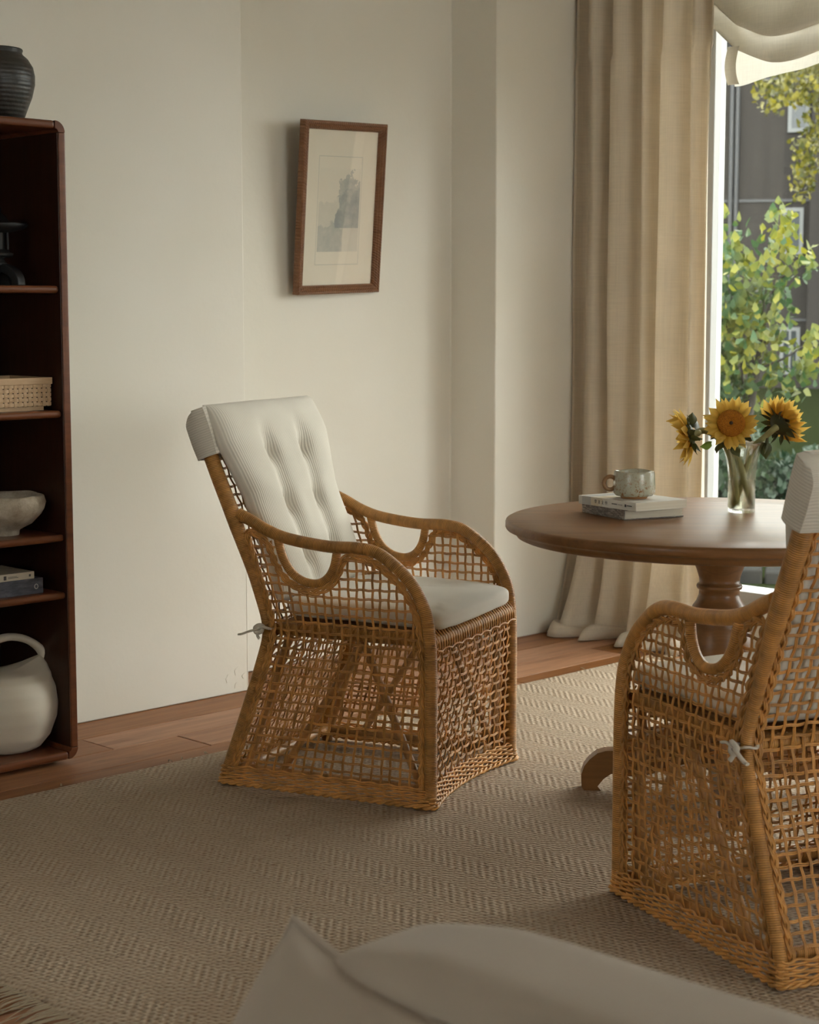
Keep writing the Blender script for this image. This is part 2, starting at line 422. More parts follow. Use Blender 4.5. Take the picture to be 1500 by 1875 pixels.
def fill_window(name, x, y0, y1, z0, z1, xa, xb):
    w = struct(empty(name, (x, 0, 0))); ym = (y0 + y1) / 2
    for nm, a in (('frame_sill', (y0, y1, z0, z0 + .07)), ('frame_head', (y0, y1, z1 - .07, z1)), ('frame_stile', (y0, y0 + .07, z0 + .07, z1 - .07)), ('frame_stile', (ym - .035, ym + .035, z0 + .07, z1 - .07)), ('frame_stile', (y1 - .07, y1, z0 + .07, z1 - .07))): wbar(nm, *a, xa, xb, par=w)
    for a, c in ((y0 + .07, ym - .035), (ym + .035, y1 - .07)):
        mb = MB(); mb.box((xa + xb) / 2 - .002, (xa + xb) / 2 + .002, a, c, z0 + .07, z1 - .07); obj('pane', mb, MAT['pane'], w)
    return w
fill_window('fill_window_left', -2.6, 1.5, 2.7, .9, 2.4, -.2, -.12)  # unseen window added in the left wall for soft fill light
w3 = fill_window('fill_window_front', 0, -4.3, -1.9, .9, 2.6, -.2, -.12); w3.location = (0, -3.1, 0); w3.rotation_euler = (0, 0, R(90))  # second added window, out of view behind the camera, fills the wall-facing fronts
# ================================================================== rug
RX0, RX1, RY0, RY1 = 1.87, 5.52, .9, 4.226
rug = empty('woven_rug', ((RX0 + RX1) / 2, (RY0 + RY1) / 2, 0)); tag(rug, 'large beige jute rug with herringbone weave and frayed fringe on the plank floor', 'rug')
hx, hy = (RX1 - RX0) / 2, (RY1 - RY0) / 2
random.seed(11)
def rugf(u, v):
    x, y = lerp(-hx, hx, u), lerp(-hy, hy, v)
    e = min(1, min(u, 1 - u) * 2 * hx / .012, min(v, 1 - v) * 2 * hy / .012)
    wv = .004 * mnoise.noise(Vector((x * 3, y * 3, 0)))
    if v > .999: y += wv + .002 * mnoise.noise(Vector((x * 40, 3, 0)))
    return Vector((x, y, .0015 + .0095 * min(1, e + .15) + .0006 * mnoise.noise(Vector((x * 5, y * 5, 1)))))
us = [0, .003] + [i / 150 for i in range(1, 150)] + [.997, 1]
mb = MB(); mb.grid(180, 160, lambda u, v: rugf(u if .0 < u < 1 else u, v)); obj('rug_field', mb, MAT['rug'], rug)
mb = MB()
for k in range(620):
    y = lerp(-hy, hy, (k + random.random()) / 620)
    L = random.uniform(.06, .13); dy = random.gauss(0, .022); side = -1
    p0 = Vector((side * hx + .004, y, .007)); p1 = p0 + Vector((-L * .5, dy * .4, .004 * random.random())); p2 = p0 + Vector((-L, dy, -.004))
    mb.tube(smoothpath([p0, p1, p2], 3), [.0012] * 6 + [.0004], 4, cap=False)
    if k % 2 == 0:
        p0 = Vector((hx - .004, y, .007)); mb.tube([p0, p0 + Vector((L * .5, dy * .4, .0)), p0 + Vector((L, dy, -.004))], .0014, 4, cap=False)
tag(obj('fringe', mb, MAT['fringe'], rug, fix=False), kind='stuff')
# a few loose edge loops along the long edge
for k in range(26):
    x = random.uniform(-hx, hx); mb = MB()
    mb.tube(smoothpath([(x, hy - .004, .008), (x + random.uniform(-.01, .01), hy + .008, .012), (x + random.uniform(-.02, .02), hy + random.uniform(.008, .02), .004)], 4), .0016, 4)
    obj('loose_yarn', mb, MAT['fringe'], rug)

# ================================================================== rattan armchair
HW = .2925; SH = .33            # half width, x shift so that the origin is the base centre
RE = [(0, .0), (.027, .0), (.169, .052), (.30, .099), (.414, .136), (.477, .143), (.583, .111), (.766, .042), (.933, -.029), (1.05, -.072)]
def re(z): return interp(RE, z)
REs = smoothpath([(x, 0, z) for z, x in RE], 6)
RE = [(p.z, p.x) for p in REs]
ARM = [(.055, .785), (.095, .768), (.15, .742), (.22, .722), (.34, .708), (.44, .708), (.505, .691), (.583, .63), (.628, .557), (.645, .485), (.650, .37), (.650, .20), (.650, .018)]
UH = [(.178, .735), (.186, .70), (.20, .662), (.225, .628), (.26, .607), (.302, .602), (.335, .618), (.357, .652), (.367, .70)]
def side_poly():
    P = [(re(z) + .012, z) for z in [.045 + i * .03 for i in range(25)] if z < .765]
    P += [(.10, .752), (.15, .725)]
    P += [(.168, .70), (.184, .655), (.212, .618), (.255, .594), (.303, .588), (.345, .607), (.370, .65), (.380, .685)]
    P += [(.40, .697), (.44, .695), (.498, .678), (.572, .62), (.614, .552), (.631, .485), (.636, .37), (.636, .2), (.636, .045)]
    return P
SP = side_poly()
def runs(f, a, b, step, inside):
    """sample f on [a,b], return lists of parameters inside, with bisected ends"""
    n = max(2, int(round((b - a) / step))); ts = [a + (b - a) * i / n for i in range(n + 1)]
    out = []; cur = []; prev = None
    def bis(i, o):
        for _ in range(8):
            m = (i + o) / 2
            if inside(m): i = m
            else: o = m
        return i
    for t in ts:
        if inside(t):
            if not cur and prev is not None: cur.append(bis(t, prev))
            cur.append(t)
        elif cur:
            cur.append(bis(cur[-1], t)); out.append(cur); cur = []
        prev = t
    if cur: out.append(cur)
    return [r for r in out if r[-1] - r[0] > .012]
def strand(P, nrm, rad=.0018, off=.0019, sides=5):
    mb = MB(); m = len(P)
    for k in (-1, 1):
        Q = []
        for i in range(m):
            t = (P[min(i + 1, m - 1)] - P[max(i - 1, 0)]).normalized(); sd = t.cross(nrm[i]).normalized()
            Q.append(P[i] + sd * off * k)
        mb.tube(Q, rad, sides, cap=True)
    return mb
def weave(parent, us, vs, pos, inside, amp=.0023, seed=0, urange=(0, 1), vrange=(0, 1), phase=0):
    rnd = random.Random(seed)
    du, dv = us[1] - us[0], vs[1] - vs[0]
    def nrm(u, v):
        e = 1e-3; a = pos(u + e, v) - pos(u - e, v); b = pos(u, v + e) - pos(u, v - e); return a.cross(b).normalized()
    for j, u0 in enumerate(us):
        w1, w2, w3 = rnd.uniform(-1, 1), rnd.uniform(0, 6.28), rnd.uniform(.5, 1.2)
        uu = lambda v: u0 + du * .13 * w1 * math.sin(w2 + v * 9 * w3)
        for r in runs(None, vrange[0], vrange[1], dv / 2, lambda v: inside(uu(v), v)):
            N = [nrm(uu(v), v) for v in r]
            P = [pos(uu(v), v) + n * amp * math.cos(math.pi * ((v - vs[0]) / dv + j + phase)) for v, n in zip(r, N)]
            obj('strand', strand(P, N), MAT['rattan'], parent, fix=False)
    for i, v0 in enumerate(vs):
        w1, w2 = rnd.uniform(-1, 1), rnd.uniform(0, 6.28)
        vv = lambda u: v0 + dv * .10 * w1 * math.sin(w2 + u * 7) + dv * .05 * math.sin(u / du * math.pi + i * math.pi)
        for r in runs(None, urange[0], urange[1], du / 2, lambda u: inside(u, vv(u))):
            N = [nrm(u, vv(u)) for u in r]
            P = [pos(u, vv(u)) - n * amp * math.cos(math.pi * ((u - us[0]) / du + i + phase)) for u, n in zip(r, N)]
            obj('strand', strand(P, N), MAT['rattan'], parent, fix=False)
def braid(mb, path, nrm, width=.0085, rad=.0030, pitch=.095, closed=False, strands=3, thick=.0042):
    P = resample(path, .0055, closed); m = len(P)
    tot = m * .0055; tw = max(1, round(tot / pitch)) if closed else tot / pitch
    for k in range(strands):
        for q in (-.5, .5):
            Q = []
            for i in range(m):
                t = (P[(i + 1) % m] - P[i - 1]) if closed else (P[min(i + 1, m - 1)] - P[max(i - 1, 0)])
                sd = t.normalized().cross(nrm); th = 2 * math.pi * (tw * i / m + k / strands)
                Q.append(P[i] + sd * (width * math.sin(th) + q * rad * 1.5) + nrm * thick * math.sin(2 * th))
            mb.tube(Q, rad * .78, 5, closed=closed)
def side_xz(pts, y): return [Vector((x - SH, y, z)) for x, z in pts]

def make_chair():
    ch = empty('rattan_armchair')
    for s in (-1, 1):
        y = s * HW
        # rear post
        mb = MB(); P = smoothpath([(re(z) - SH, y, z) for z in (.012, .06, .12, .2, .3, .38, .44, .49, .56, .66, .78, .9, 1.0, 1.03)], 4); mb.tube(P, [lerp(.014, .0215, min(1, max(0, (p.z - .62) / .14))) for p in P], 12); obj('rear_post', mb, MAT['wrap'], ch)
        # arm running down into the front leg
        mb = MB(); P = smoothpath([Vector((x - SH, y, z)) for x, z in ARM], 6); mb.tube(P, .0172, 12); obj('arm', mb, MAT['wrap'], ch)
        mb = MB(); P = smoothpath([Vector((x - SH, y, z)) for x, z in UH], 6); mb.tube(P, .0125, 10); obj('hand_hole_rim', mb, MAT['wrap'], ch)
        # side panel: braided border + strands
        mb = MB(); brd = resample([(x, 0, z) for x, z in SP], .01, True)
        for _ in range(3):
            n = len(brd); brd = [(brd[i - 1] + brd[i] * 2 + brd[(i + 1) % n]) / 4 for i in range(n)]
        # keep the braid clear of the bottom rim
        ns_ = len(brd); area = sum(brd[i].x * brd[(i + 1) % ns_].z - brd[(i + 1) % ns_].x * brd[i].z for i in range(ns_)); sg = 1 if area > 0 else -1
        ins = []
        for i in range(ns_):
            t = (brd[(i + 1) % ns_] - brd[i - 1]).normalized(); ins.append(brd[i] + Vector((-t.z, 0, t.x)) * (.0105 * sg))
        brd = ins
        loop = [Vector((p.x - SH, y + s * .006, p.z)) for p in brd]
        # open path : skip the bottom run
        k0 = max(range(len(loop)), key=lambda i: (loop[i].z < .06) * 10 + loop[i].x if loop[i].z < .06 else -9)
        k1 = min((i for i in range(len(loop)) if loop[i].z < .062), key=lambda i: loop[i].x)
        n = len(loop); path = []
        i = k1
        while i != k0: path.append(loop[i]); i = (i + 1) % n
        path.append(loop[k0])
        if len(path) < n / 2:
            path = []; i = k0
            while i != k1: path.append(loop[i]); i = (i + 1) % n
            path.append(loop[k1])
        braid(mb, path, Vector((0, s, 0)), width=.0068)
        sp = obj('side_panel', mb, MAT['rattan'], ch, fix=False)
        def pos(u, v, y=y):
            xr, xf = re(v), .645
            vv = min(v, .52) if v > .52 else v
            return Vector((lerp(re(vv) + (re(v) - re(vv)) * max(0, 1 - u * 1.6), xf, u) - SH, y, v))
        def inside(u, v): p = pos(u, v); return inpoly(p.x + SH, v, SP)
        nv = 20
        us = [.045 + i * (.91 / (nv - 1)) for i in range(nv)]; vs = [.078 + i * .0258 for i in range(25)]
        weave(sp, us, vs, pos, inside, seed=10 + s, urange=(.0, 1.0), vrange=(.03, .76))
    # front panel, hollowed towards the seat
    def fpos(u, v):
        y = lerp(-HW + .012, HW - .012, u); f = min(1, max(0, (.42 - v) / .27)); f = f * f * (3 - 2 * f)
        return Vector((.652 - SH - .036 * f * math.sin(math.pi * min(1, max(0, u))) ** .8, y, v))
    mb = MB()
    for k in range(34):     # cane loops binding the weave to the rail
        y0 = lerp(-HW + .02, HW - .02, k / 33)
        mb.tube(smoothpath([(.645 - SH, y0, .492), (.660 - SH, y0 + .004, .47), (.662 - SH, y0 + .010, .445), (.652 - SH, y0 + .014, .425)], 3), .0026, 5)
    mb.tube(smoothpath([(.664 - SH + .003 * math.sin(i * 1.3), lerp(-HW + .012, HW - .012, i / 40), .437 + .003 * math.cos(i * 1.3)) for i in range(41)], 2), .0028, 5)
    fp = obj('front_panel', mb, MAT['rattan'], ch, fix=False)
    weave(fp, [.045 + i * .0506 for i in range(19)], [.078 + i * .0258 for i in range(14)], fpos, lambda u, v: .0 < u < 1 and .035 < v < .438, amp=.003, seed=31, urange=(.0, 1), vrange=(.03, .45))
    # back panel: upper back and the flared skirt below
    def bpos(u, v): return Vector((re(v) - SH, lerp(HW - .012, -HW + .012, u), v))
    mb = MB()
    for s in (-1, 1):
        braid(mb, smoothpath([(re(z) - SH - .004, s * (HW - .025), z) for z in [.05 + .05 * i for i in range(20)]], 3), Vector((-.95, 0, -.3)).normalized(), width=.0068)
    bp = obj('back_panel', mb, MAT['rattan'], ch, fix=False)
    weave(bp, [.09 + i * .0456 for i in range(19)], [.075 + i * .0252 for i in range(37)], bpos, lambda u, v: .02 < u < .98 and .035 < v < 1.0, seed=77, urange=(.0, 1), vrange=(.03, 1.01))
    # base rim: rows of randing round the foot of the skirt
    mb = MB()
    base = []
    c = .022
    def arc(cx, cy, a0, a1, r=c): return [Vector((cx + r * math.cos(R(lerp(a0, a1, i / 6))), cy + r * math.sin(R(lerp(a0, a1, i / 6))), 0)) for i in range(7)]
    xr, xf = .004 - SH, .650 - SH
    base += arc(xr, HW, 90, 180) + [Vector((xr - c, lerp(HW, -HW, i / 12), 0)) for i in range(1, 12)] + arc(xr, -HW, 180, 270)
    base += [Vector((lerp(xr, xf, i / 14), -HW - c, 0)) for i in range(1, 14)] + arc(xf, -HW, 270, 360)
    base += [Vector((xf + c - .04 * math.sin(math.pi * i / 14) ** .8, lerp(-HW, HW, i / 14), 0)) for i in range(1, 14)] + arc(xf, HW, 0, 90)
    base += [Vector((lerp(xf, xr, i / 14), HW + c, 0)) for i in range(1, 14)]
    B = resample(base, .0068, True); n = len(B)
    nrm = []
    for i in range(n):
        t = (B[(i + 1) % n] - B[i - 1]).normalized(); nrm.append(Vector((t.y, -t.x, 0)))
    waves = round(n * .0068 / .056)
    for row in range(8):
        z = .018 + row * .0058
        for q in (0,):
            Q = []
            for i in range(n):
                w = math.sin(2 * math.pi * (waves * i / n + row * .5))
                inset = -.006 - .001 * row
                Q.append(B[i] + nrm[i] * (inset + .0042 * w) + Vector((0, 0, z + .0012 * math.sin(2 * math.pi * (waves * i / n) + row))))
            mb.tube(Q, .0030, 5, closed=True)
    for k in range(2):      # twisted bottom border
        Q = [B[i] + nrm[i] * (-.004 + .004 * math.cos(2 * math.pi * (waves * 1.0 * i / n) + k * math.pi)) + Vector((0, 0, .0115 + .004 * math.sin(2 * math.pi * waves * i / n + k * math.pi))) for i in range(n)]
        mb.tube(Q, .0042, 5, closed=True)
    obj('base_rim', mb, MAT['rattan'], ch, fix=False)
    for sx, sy in ((.028, -1), (.028, 1), (.625, -1), (.625, 1)):
        mb = MB(); mb.lathe([(.013, 0), (.017, .003), (.017, .03)], 14, (sx - SH, sy * (HW - .006), 0)); obj('foot', mb, MAT['pole'], ch)
    # seat rails, wrapped
    for nm, a, b, r in (('front_rail', (.640, -HW + .012), (.640, HW - .012), .0225), ('rear_rail', (.165, HW - .01), (.165, -HW + .01), .018),
                        ('side_rail', (.16, -HW + .03), (.635, -HW + .03), .019), ('side_rail', (.16, HW - .03), (.635, HW - .03), .019)):
        mb = MB(); mb.tube([(lerp(a[0], b[0], i / 20) - SH, lerp(a[1], b[1], i / 20), .462) for i in range(21)], r, 12); obj(nm, mb, MAT['wrap'], ch)
    mb = MB()
    for k in range(24):
        yk = lerp(-HW + .05, HW - .05, k / 23); mb.tube([(.165 - SH, yk, .474), (.4 - SH, yk, .472), (.635 - SH, yk, .474)], .0085, 6)
    obj('seat_slats', mb, MAT['pole'], ch, fix=False)
    # inner poles: base ring and bracing
    for s in (-1, 1):
        y = s * (HW - .035)
        for a, b in (((.43, .44), (.605, .05)), ((.43, .44), (.17, .05)), ((.20, .45), (.055, .05)), ((.615, .45), (.615, .03))):
            mb = MB(); mb.tube([(lerp(a[0], b[0], i / 6) - SH, y, lerp(a[1], b[1], i / 6)) for i in range(7)], .0115, 10); obj('brace', mb, MAT['pole'], ch)
        mb = MB(); mb.tube([(.03 - SH, y, .045), (.62 - SH, y, .045)], .013, 10); obj('base_pole', mb, MAT['pole'], ch)
    for x in (.05, .60):
        mb = MB(); mb.tube([(x - SH, -HW + .02, .05), (x - SH, HW - .02, .05)], .013, 10); obj('base_pole', mb, MAT['pole'], ch)
        for s in (-1, 1):
            mb = MB(); mb.tube([(x - SH, s * (HW - .06), .05), (x - SH, s * (HW - .11), .05)], .0155, 10); obj('cane_binding', mb, MAT['wrap'], ch)
    return ch

def make_cushion():
    """tufted back pad with a hood slipped over the chair back, seat pad, ties; same local frame as the chair"""
    cu = empty('chair_cushion')
    o = Vector((.143 - SH, 0, .477)); bu = Vector((-.3519, 0, .936)); bn = Vector((.936, 0, .3519))
    W = .262; S0, S1 = .045, .640
    tufts = [(yy, ss) for yy in (-.088, .088) for ss in (.16, .315, .47)]
    def front(y, s):
        ey = max(0, 1 - (abs(y) / W) ** 6) ** .5; t = (s - S0) / (S1 - S0); es = max(0, 1 - (abs(t * 2 - 1)) ** (9 if t < .5 else 7)) ** .5
        h = .056 * ey * es
        for c in (-.088, .088):
            k = math.exp(-((y - c) / .030) ** 2); h -= .017 * k * (1 if .1 < s < .53 else max(0, 1 - (abs(s - .315) - .215) / .06)) * ey * es
        for ty, ts in tufts:
            h -= .020 * math.exp(-(((y - ty) / .022) ** 2 + ((s - ts) / .03) ** 2))
        h += .0025 * mnoise.noise(Vector((y * 14, s * 14, 2))) + .004 * mnoise.noise(Vector((y * 5, s * 5, 7)))
        return h
    base_off = .022
    def wid(s): return 1 + .19 * max(0, min(1, (s - .36) / .16)) ** 1.0
    def pf(u, v):
        # u round the section: front half then back half
        if u <= .72:
            y = lerp(-W, W, u / .72); s = lerp(S0, S1, v); return o + bu * s + Vector((0, y * wid(s), 0)) + bn * (base_off + .016 + max(-.004, front(y, s)))
        t = (u - .72) / .28; y = lerp(W, -W, t); s = lerp(S0, S1, v)
        d = base_off if .08 < t < .92 else base_off + .006
        return o + bu * s + Vector((0, y * wid(s), 0)) + bn * d
    mb = MB(); mb.grid(110, 90, pf, lambda u, v: (u / .72 * 2 * W, v * .57), closeu=True)
    # close top and bottom
    nu = 110
    n0 = len(mb.v)
    mb.add([mb.v[i] for i in range(nu)], [tuple(range(nu))], smooth=False); mb.add([mb.v[89 * nu + i] for i in range(nu)], [tuple(range(nu))], smooth=False)
    obj('back_pad', mb, MAT['cord'], cu)
    # hood: rounded sleeve over the top of the back
    mb = MB(); Hh = .128
    PRS = smoothpath([(a, b, 0) for a, b in [(-.030, 0), (-.034, .045), (-.034, .09), (-.028, .118), (-.012, .136), (.010, .143), (.030, .143), (.044, .138), (.044, .07), (.040, .0)]], 5)
    def hood(u, v):
        # v across the width, u round the sleeve from rear hem over the top to the front
        y = lerp(-.322, .322, v); e = max(0, 1 - abs(v * 2 - 1) ** 14)
        th = .040; bot = .497
        k = u * (len(PRS) - 1); i = min(int(k), len(PRS) - 2); f = k - i; q_ = PRS[i].lerp(PRS[i + 1], f); dn, ds = q_.x, q_.y
        mid = .006; dn = mid + (dn - mid) * (.93 + .07 * e); ds *= (.95 + .05 * e)
        sag = .012 * math.sin(math.pi * v) ; w = .0025 * mnoise.noise(Vector((y * 9, u * 4, 3))) + .003 * mnoise.noise(Vector((y * 22, u * 9, 5))) * (ds / .14)
        return o + bu * (bot + ds - (sag if ds > .08 else 0)) + bn * (dn + w) + Vector((0, y * (1 - .0 * ds), 0))
    NU, NV = 46, 60
    mb.grid(NU, NV, hood, lambda u, v: (v * .6, u * .37))
    # end gussets
    for vv, flip in ((0, 1), (1, 0)):
        ring_ = [hood(i / (NU - 1), vv) for i in range(NU)]; cen = sum(ring_, Vector()) / NU + Vector((0, -.006 if vv == 0 else .006, 0))
        rows_ = 7
        vs = []; fs = []; uv = []
        for j in range(rows_):
            for p in ring_:
                f = j / (rows_ - 1); q = p.lerp(Vector((p.x, p.y, p.z)), 1); q = lerp(p, o + bu * ((p - o).dot(bu)) + bn * .006 + Vector((0, cen.y, 0)), f)
                q.y = p.y + (cen.y - p.y) * math.sin(f * math.pi / 2) * 1.3; vs.append(q)
        for j in range(rows_ - 1):
            for i in range(NU - 1):
                fs.append((j * NU + i, j * NU + i + 1, (j + 1) * NU + i + 1, (j + 1) * NU + i))
                uv.append([(0, (vs[k] - o).dot(bu)) for k in fs[-1]])
        mb.add(vs, fs, uv)
    hd = obj('hood', mb, MAT['cordh'], cu)
    # seat pad
    mb = MB(); XA, XB, WZ = .175, .672, .268
    def seat(u, v):
        a = 2 * math.pi * u; ph = lerp(-math.pi / 2, math.pi / 2, v)
        def se(c, e): return math.copysign(abs(c) ** e, c)
        cx = se(math.cos(ph), .28); px = se(math.cos(a), .22) * cx; py = se(math.sin(a), .22) * cx; pz = se(math.sin(ph), .55)
        x = lerp(XA, XB, px * .5 + .5); y = py * WZ * (1.02 if px > .5 else 1)
        h = .034 * pz
        if pz > 0:
            for tx in (.36, .5):
                for ty in (-.09, .09): h -= .016 * math.exp(-(((x - tx) / .035) ** 2 + ((y - ty) / .035) ** 2))
            h += .004 * mnoise.noise(Vector((x * 9, y * 9, 1))) + .006 * (1 - abs(py)) * (1 - abs(px))
        h += .003 * mnoise.noise(Vector((x * 25, y * 25, 4))) * (abs(px) > .8)
        return Vector((x - SH, y, .524 + h - .010 * max(0, px) ** 2))
    mb.grid(96, 40, seat, lambda u, v: (u * 1.9, v), closeu=True)
    obj('seat_pad', mb, MAT['seatfab'], cu)
    # ties knotted round the rear posts
    for s in (-1, 1):
        b = Vector((re(.468) - SH, s * (HW + .006), .468)); mb = MB()
        mb.tube([b + Vector((.019 * math.cos(t), -s * .006 + .022 * math.sin(t), .002 * math.sin(3 * t))) for t in [i * math.pi / 8 for i in range(16)]], .0055, 6, closed=True, flat=.5)
        kn = b + Vector((-.006, s * .024, 0))
        mb.tube(smoothpath([kn + Vector(p) for p in ((.012, 0, .006), (.004, s * .008, .012), (-.012, s * .006, .004), (-.008, s * .008, -.010), (.008, s * .008, -.006), (.010, s * .004, .006))], 5), .0062, 6)
        mb.tube(smoothpath([kn + Vector(p) for p in ((0, s * .004, 0), (.018, s * .010, .008), (.04, s * .008, .004))], 5), .0055, 6, flat=.6)
        mb.tube(smoothpath([kn + Vector(p) for p in ((0, s * .004, 0), (-.025, s * .012, -.006), (-.05, s * .014, -.016), (-.062, s * .014, -.018))], 5), .0055, 6, flat=.6)
        mb.tube(smoothpath([kn + Vector(p) for p in ((0, s * .004, 0), (-.004, s * .01, -.014), (.004, s * .012, -.026))], 4), .0055, 6, flat=.6)
        tie = obj('tie', mb, MAT['tie'], cu)
    return cu

def placed(rear, yaw, near):   # rear = base corner seen in the photo, near = which local side it is on
    f = Vector((math.cos(yaw), math.sin(yaw), 0)); l = Vector((-f.y, f.x, 0))
    return Vector((rear[0], rear[1], .011)) - l * (near * HW) + f * SH
chair = make_chair(); cush = make_cushion()
ya, yb = R(-70.0), R(68.6)
CA = placed((3.151, 3.902), ya, -1); CB = placed((2.955, 1.895), yb, 1)
chair2 = copy_tree(chair); cush2 = copy_tree(cush)
for o, c, y in ((chair, CA, ya), (cush, CA, ya), (chair2, CB, yb), (cush2, CB, yb)):
    o.location = c; o.rotation_euler = (0, 0, y)
tag(chair, 'honey rattan armchair with open weave standing alone in front of the niche wall', 'armchair', 'rattan armchairs on the rug')
tag(chair2, 'honey rattan armchair seen from behind, drawn up to the round table', 'armchair', 'rattan armchairs on the rug')
tag(cush, 'cream corduroy tufted cushion hooded over the armchair in front of the niche', 'cushion', 'cushions tied to the armchairs')
tag(cush2, 'cream corduroy cushion hooded over the armchair at the round table', 'cushion', 'cushions tied to the armchairs')
# ================================================================== bookshelf
BX0, BX1, BY0, BY1, BZ = 2.25, 3.025, 4.45, 4.845, 1.915
bs = empty('bookshelf', ((BX0 + BX1) / 2, (BY0 + BY1) / 2, 0)); tag(bs, 'tall dark walnut bookshelf with rounded corners against the plaster wall', 'bookshelf')
bo = bs.location
T = .024; rc = .034
def part(name, mb, mat, par, bevel=0, seg=3): return obj(name, mb, MAT[mat], par, bevel=bevel, seg=seg)
def lb(x0, x1, y0, y1, z0, z1): mb = MB(); mb.box(x0 - bo.x, x1 - bo.x, y0 - bo.y, y1 - bo.y, z0, z1); return mb
zb = .012
for xa, xb in ((BX0, BX0 + T), (BX1 - T, BX1)): sp_ = part('side_panel', lb(xa, xb, BY0 + .008, BY1, zb + rc, BZ - rc), 'walnut', bs, .003, 2); part('edge_band', lb(xa, xb, BY0, BY0 + .0085, zb + rc, BZ - rc), 'walnut_x', sp_, .004, 3)
part('top_panel', lb(BX0 + rc, BX1 - rc, BY0, BY1, BZ - T, BZ), 'walnut_x', bs, .009, 4)
part('bottom_panel', lb(BX0 + rc, BX1 - rc, BY0, BY1, zb, zb + T), 'walnut_x', bs, .009, 4)
part('back_panel', lb(BX0 + .006, BX1 - .006, BY1 - .012, BY1, zb + .006, BZ - .006), 'walnut', bs)
part('plinth', lb(BX0 + .05, BX1 - .05, BY0 + .05, BY1 - .02, 0, zb + .004), 'walnut_x', bs)
for cx, sx in ((BX0 + rc, -1), (BX1 - rc, 1)):      # quarter round corner blocks
    for cz, sz in ((zb + rc, -1), (BZ - rc, 1)):
        n = 8; poly = [(cx + sx * rc * math.cos(i * math.pi / 2 / n), cz + sz * rc * math.sin(i * math.pi / 2 / n)) for i in range(n + 1)]
        poly += [(cx + sx * (rc - T) * math.cos(i * math.pi / 2 / n), cz + sz * (rc - T) * math.sin(i * math.pi / 2 / n)) for i in range(n, -1, -1)]
        M = Matrix(((1, 0, 0, -bo.x), (0, 0, 1, -bo.y), (0, 1, 0, 0), (0, 0, 0, 1)))
        mb = MB(); mb.prism(poly, BY0 + .0005, BY1, M); part('corner_block', mb, 'walnut_x', bs, .006, 3)
SHZ = (1.437, 1.069, .698, .523)
for z in SHZ: part('shelf', lb(BX0 + T, BX1 - T, BY0 + .012, BY1 - .012, z - .022, z), 'walnut_x', bs, .0095, 4)

# ---- dark jar on top
m, nt, b = newmat('black_stoneware', (.022, .020, .018), .42, .5); v = coords(nt)
col(nt, b, ramp(nt, noise(nt, v, 9, 5, .65), [(.35, (.012, .011, .010)), (.62, (.032, .029, .025)), (.85, (.09, .055, .03))]))
zz = sep(nt, v)[2]; ringh = math_(nt, 'SINE', math_(nt, 'MULTIPLY', zz, 520)); bump(nt, b, math_(nt, 'ADD', math_(nt, 'MULTIPLY', ringh, .12), noise(nt, v, 30, 4)), .5, .004); MAT['jar'] = m
mb = MB(); prof = [(.078, 0), (.083, .006), (.092, .03), (.108, .07), (.1165, .105), (.117, .13), (.112, .155), (.098, .178), (.084, .190), (.081, .196), (.084, .203), (.082, .207), (.074, .205), (.07, .19), (.09, .15), (.095, .1), (.07, .012), (.001, .012)]
tag(obj('ceramic_jar', mb.lathe(prof, 40), MAT['jar'], None, (2.885, 4.60, BZ)), 'squat black stoneware jar on top of the walnut bookshelf', 'jar')
# ---- iron lantern
lan = empty('iron_lantern', (2.885, 4.60, SHZ[0])); tag(lan, 'small black iron pagoda lantern on the upper bookshelf shelf', 'lantern')
mb = MB()
for a in (0, 120, 240):                # arched feet
    M = Matrix.Rotation(R(a + 45), 4, 'Z')
    out_ = [(.088 * math.cos(t), .066 * math.sin(t) ** .8) for t in [math.pi * .0 + i * math.pi / 2 / 8 for i in range(9)]]
    inn = [(.062 * math.cos(t), .040 * math.sin(t) ** .9) for t in [i * math.pi / 2 / 8 for i in range(8, -1, -1)]]
    Mx = M @ Matrix(((1, 0, 0, 0), (0, 0, 1, 0), (0, 1, 0, 0), (0, 0, 0, 1)))
    m1 = MB(); m1.prism(out_ + [(0, .04)] + inn, -.016, .016, Mx); obj('foot', m1, MAT['black'], lan, bevel=.003)
obj('pedestal', MB().lathe([(.02, .058), (.03, .062), (.018, .07), (.014, .078), (.02, .084)], 20), MAT['black'], lan)
obj('platform', MB().lathe([(.02, .082), (.046, .085), (.048, .094), (.036, .098), (.034, .106), (.001, .106)], 6), MAT['black'], lan)
for i in range(6):
    a = R(60 * i); mb = MB(); mb.tube([(.03 * math.cos(a), .03 * math.sin(a), .104), (.03 * math.cos(a), .03 * math.sin(a), .158)], .004, 6); obj('post', mb, MAT['black'], lan)
obj('lamp_box', MB().lathe([(.022, .104), (.022, .158)], 6), MAT['black'], lan)
obj('roof', MB().lathe([(.03, .155), (.075, .166), (.088, .178), (.084, .183), (.06, .176), (.035, .186), (.018, .205), (.008, .214), (.01, .225), (.004, .238), (.001, .24)], 24), MAT['black'], lan)
